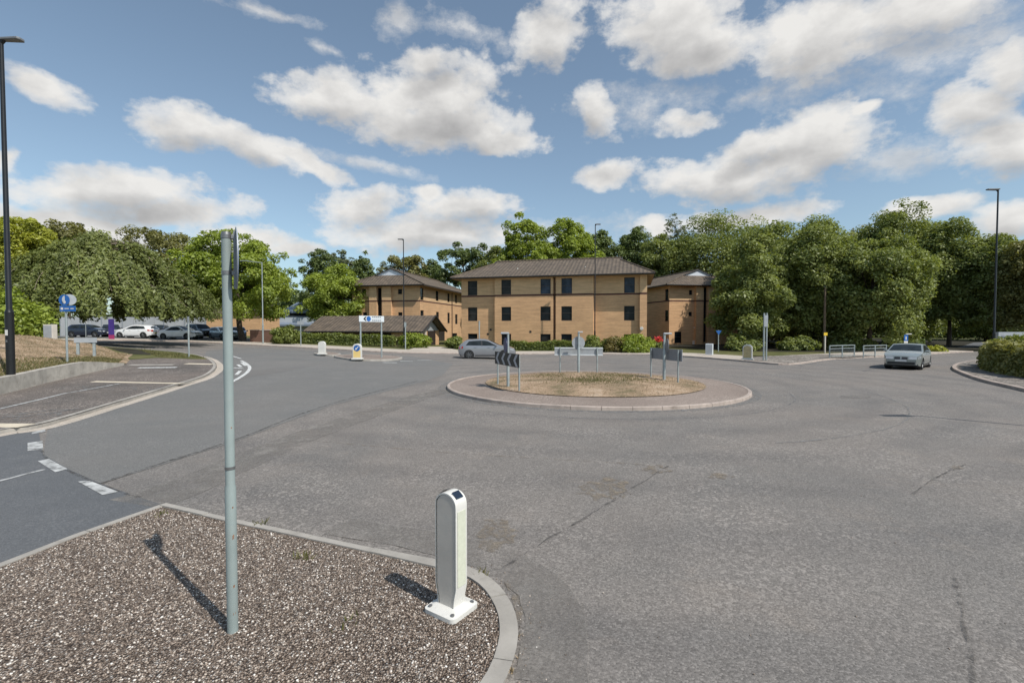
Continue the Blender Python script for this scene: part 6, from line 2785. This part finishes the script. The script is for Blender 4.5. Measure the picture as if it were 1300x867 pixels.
# sample towards the sun for relief
off = N(nt, 'ShaderNodeVectorMath', operation='ADD')
L(nt, ae, off.inputs[0])
off.inputs[1].default_value = (.014, .030, 0)
n1 = cnoise(off.outputs[0], 6.5, 7, .56)
nf = cnoise(ae, 24.0, 7, .6)
dens = mth(nt, 'ADD', mth(nt, 'ADD', f0, mth(nt, 'MULTIPLY', mth(nt, 'SUBTRACT', n0, .5), 1.9)), mth(nt, 'MULTIPLY', mth(nt, 'SUBTRACT', nf, .5), 1.15))
cov = ramp(nt, [(0.0, (0, 0, 0)), (0.10, (.18, .18, .18)), (0.28, (.66, .66, .66)), (0.6, (.97, .97, .97))], mth(nt, 'ADD', dens, .06, True))
thin = mth(nt, 'ADD', f1, mth(nt, 'MULTIPLY', mth(nt, 'SUBTRACT', cnoise(ae, 14.0, 8, .66), .52), 3.4))
covt = ramp(nt, [(0.0, (0, 0, 0)), (0.5, (.25, .25, .25)), (1.0, (.62, .62, .62))], mth(nt, 'ADD', thin, .02, True))
cover = mth(nt, 'MAXIMUM', cov, covt)
# brightness of the cloud: lit tops, greyer thick middles and bases
rel = mth(nt, 'MULTIPLY', mth(nt, 'SUBTRACT', n0, n1), 1.7)
low = field(aew, [(p[0], p[1] + p[3] * .85, p[2] * 1.0, p[3] * .75, p[4]) for p in CL if p[3] > 24])
sh0 = mth(nt, 'MULTIPLY', ramp(nt, [(0.0, (0, 0, 0)), (0.7, (1, 1, 1))], low), .55)
sh1 = mth(nt, 'MULTIPLY', ramp(nt, [(0.3, (0, 0, 0)), (1.0, (1, 1, 1))], mth(nt, 'MULTIPLY', dens, 1.0, True)), .12)
br = mth(nt, 'ADD', mth(nt, 'SUBTRACT', mth(nt, 'SUBTRACT', 0.92, sh0), sh1), rel, True)
ccol = ramp(nt, [(0.0, (2.2, 2.17, 2.16)), (0.5, (3.25, 3.2, 3.14)), (1.0, (4.75, 4.66, 4.5))], br)
hsv = N(nt, 'ShaderNodeHueSaturation')
hsv.inputs['Saturation'].default_value = .74
hsv.inputs['Value'].default_value = 1.0
L(nt, sky.outputs[0], hsv.inputs['Color'])
fin_ = mixc(nt, cover, mixc(nt, 1.0, hsv.outputs[0], (.60, .70, .735), 'MULTIPLY'), ccol)
L(nt, fin_, bg.inputs['Color'])
L(nt, bg.outputs[0], out.inputs[0])
w.cycles.sampling_method = 'MANUAL'
w.cycles.sample_map_resolution = 512

# ------------------------------------------------------------------ render settings
scene.view_settings.view_transform = 'Standard'
scene.view_settings.look = 'None'
scene.view_settings.exposure = 0.27
scene.view_settings.gamma = 1
scene.view_settings.use_curve_mapping = False
scene.cycles.max_bounces = 6
scene.cycles.diffuse_bounces = 3
scene.cycles.transmission_bounces = 3
scene.cycles.transparent_max_bounces = 4
scene.cycles.use_denoising = True
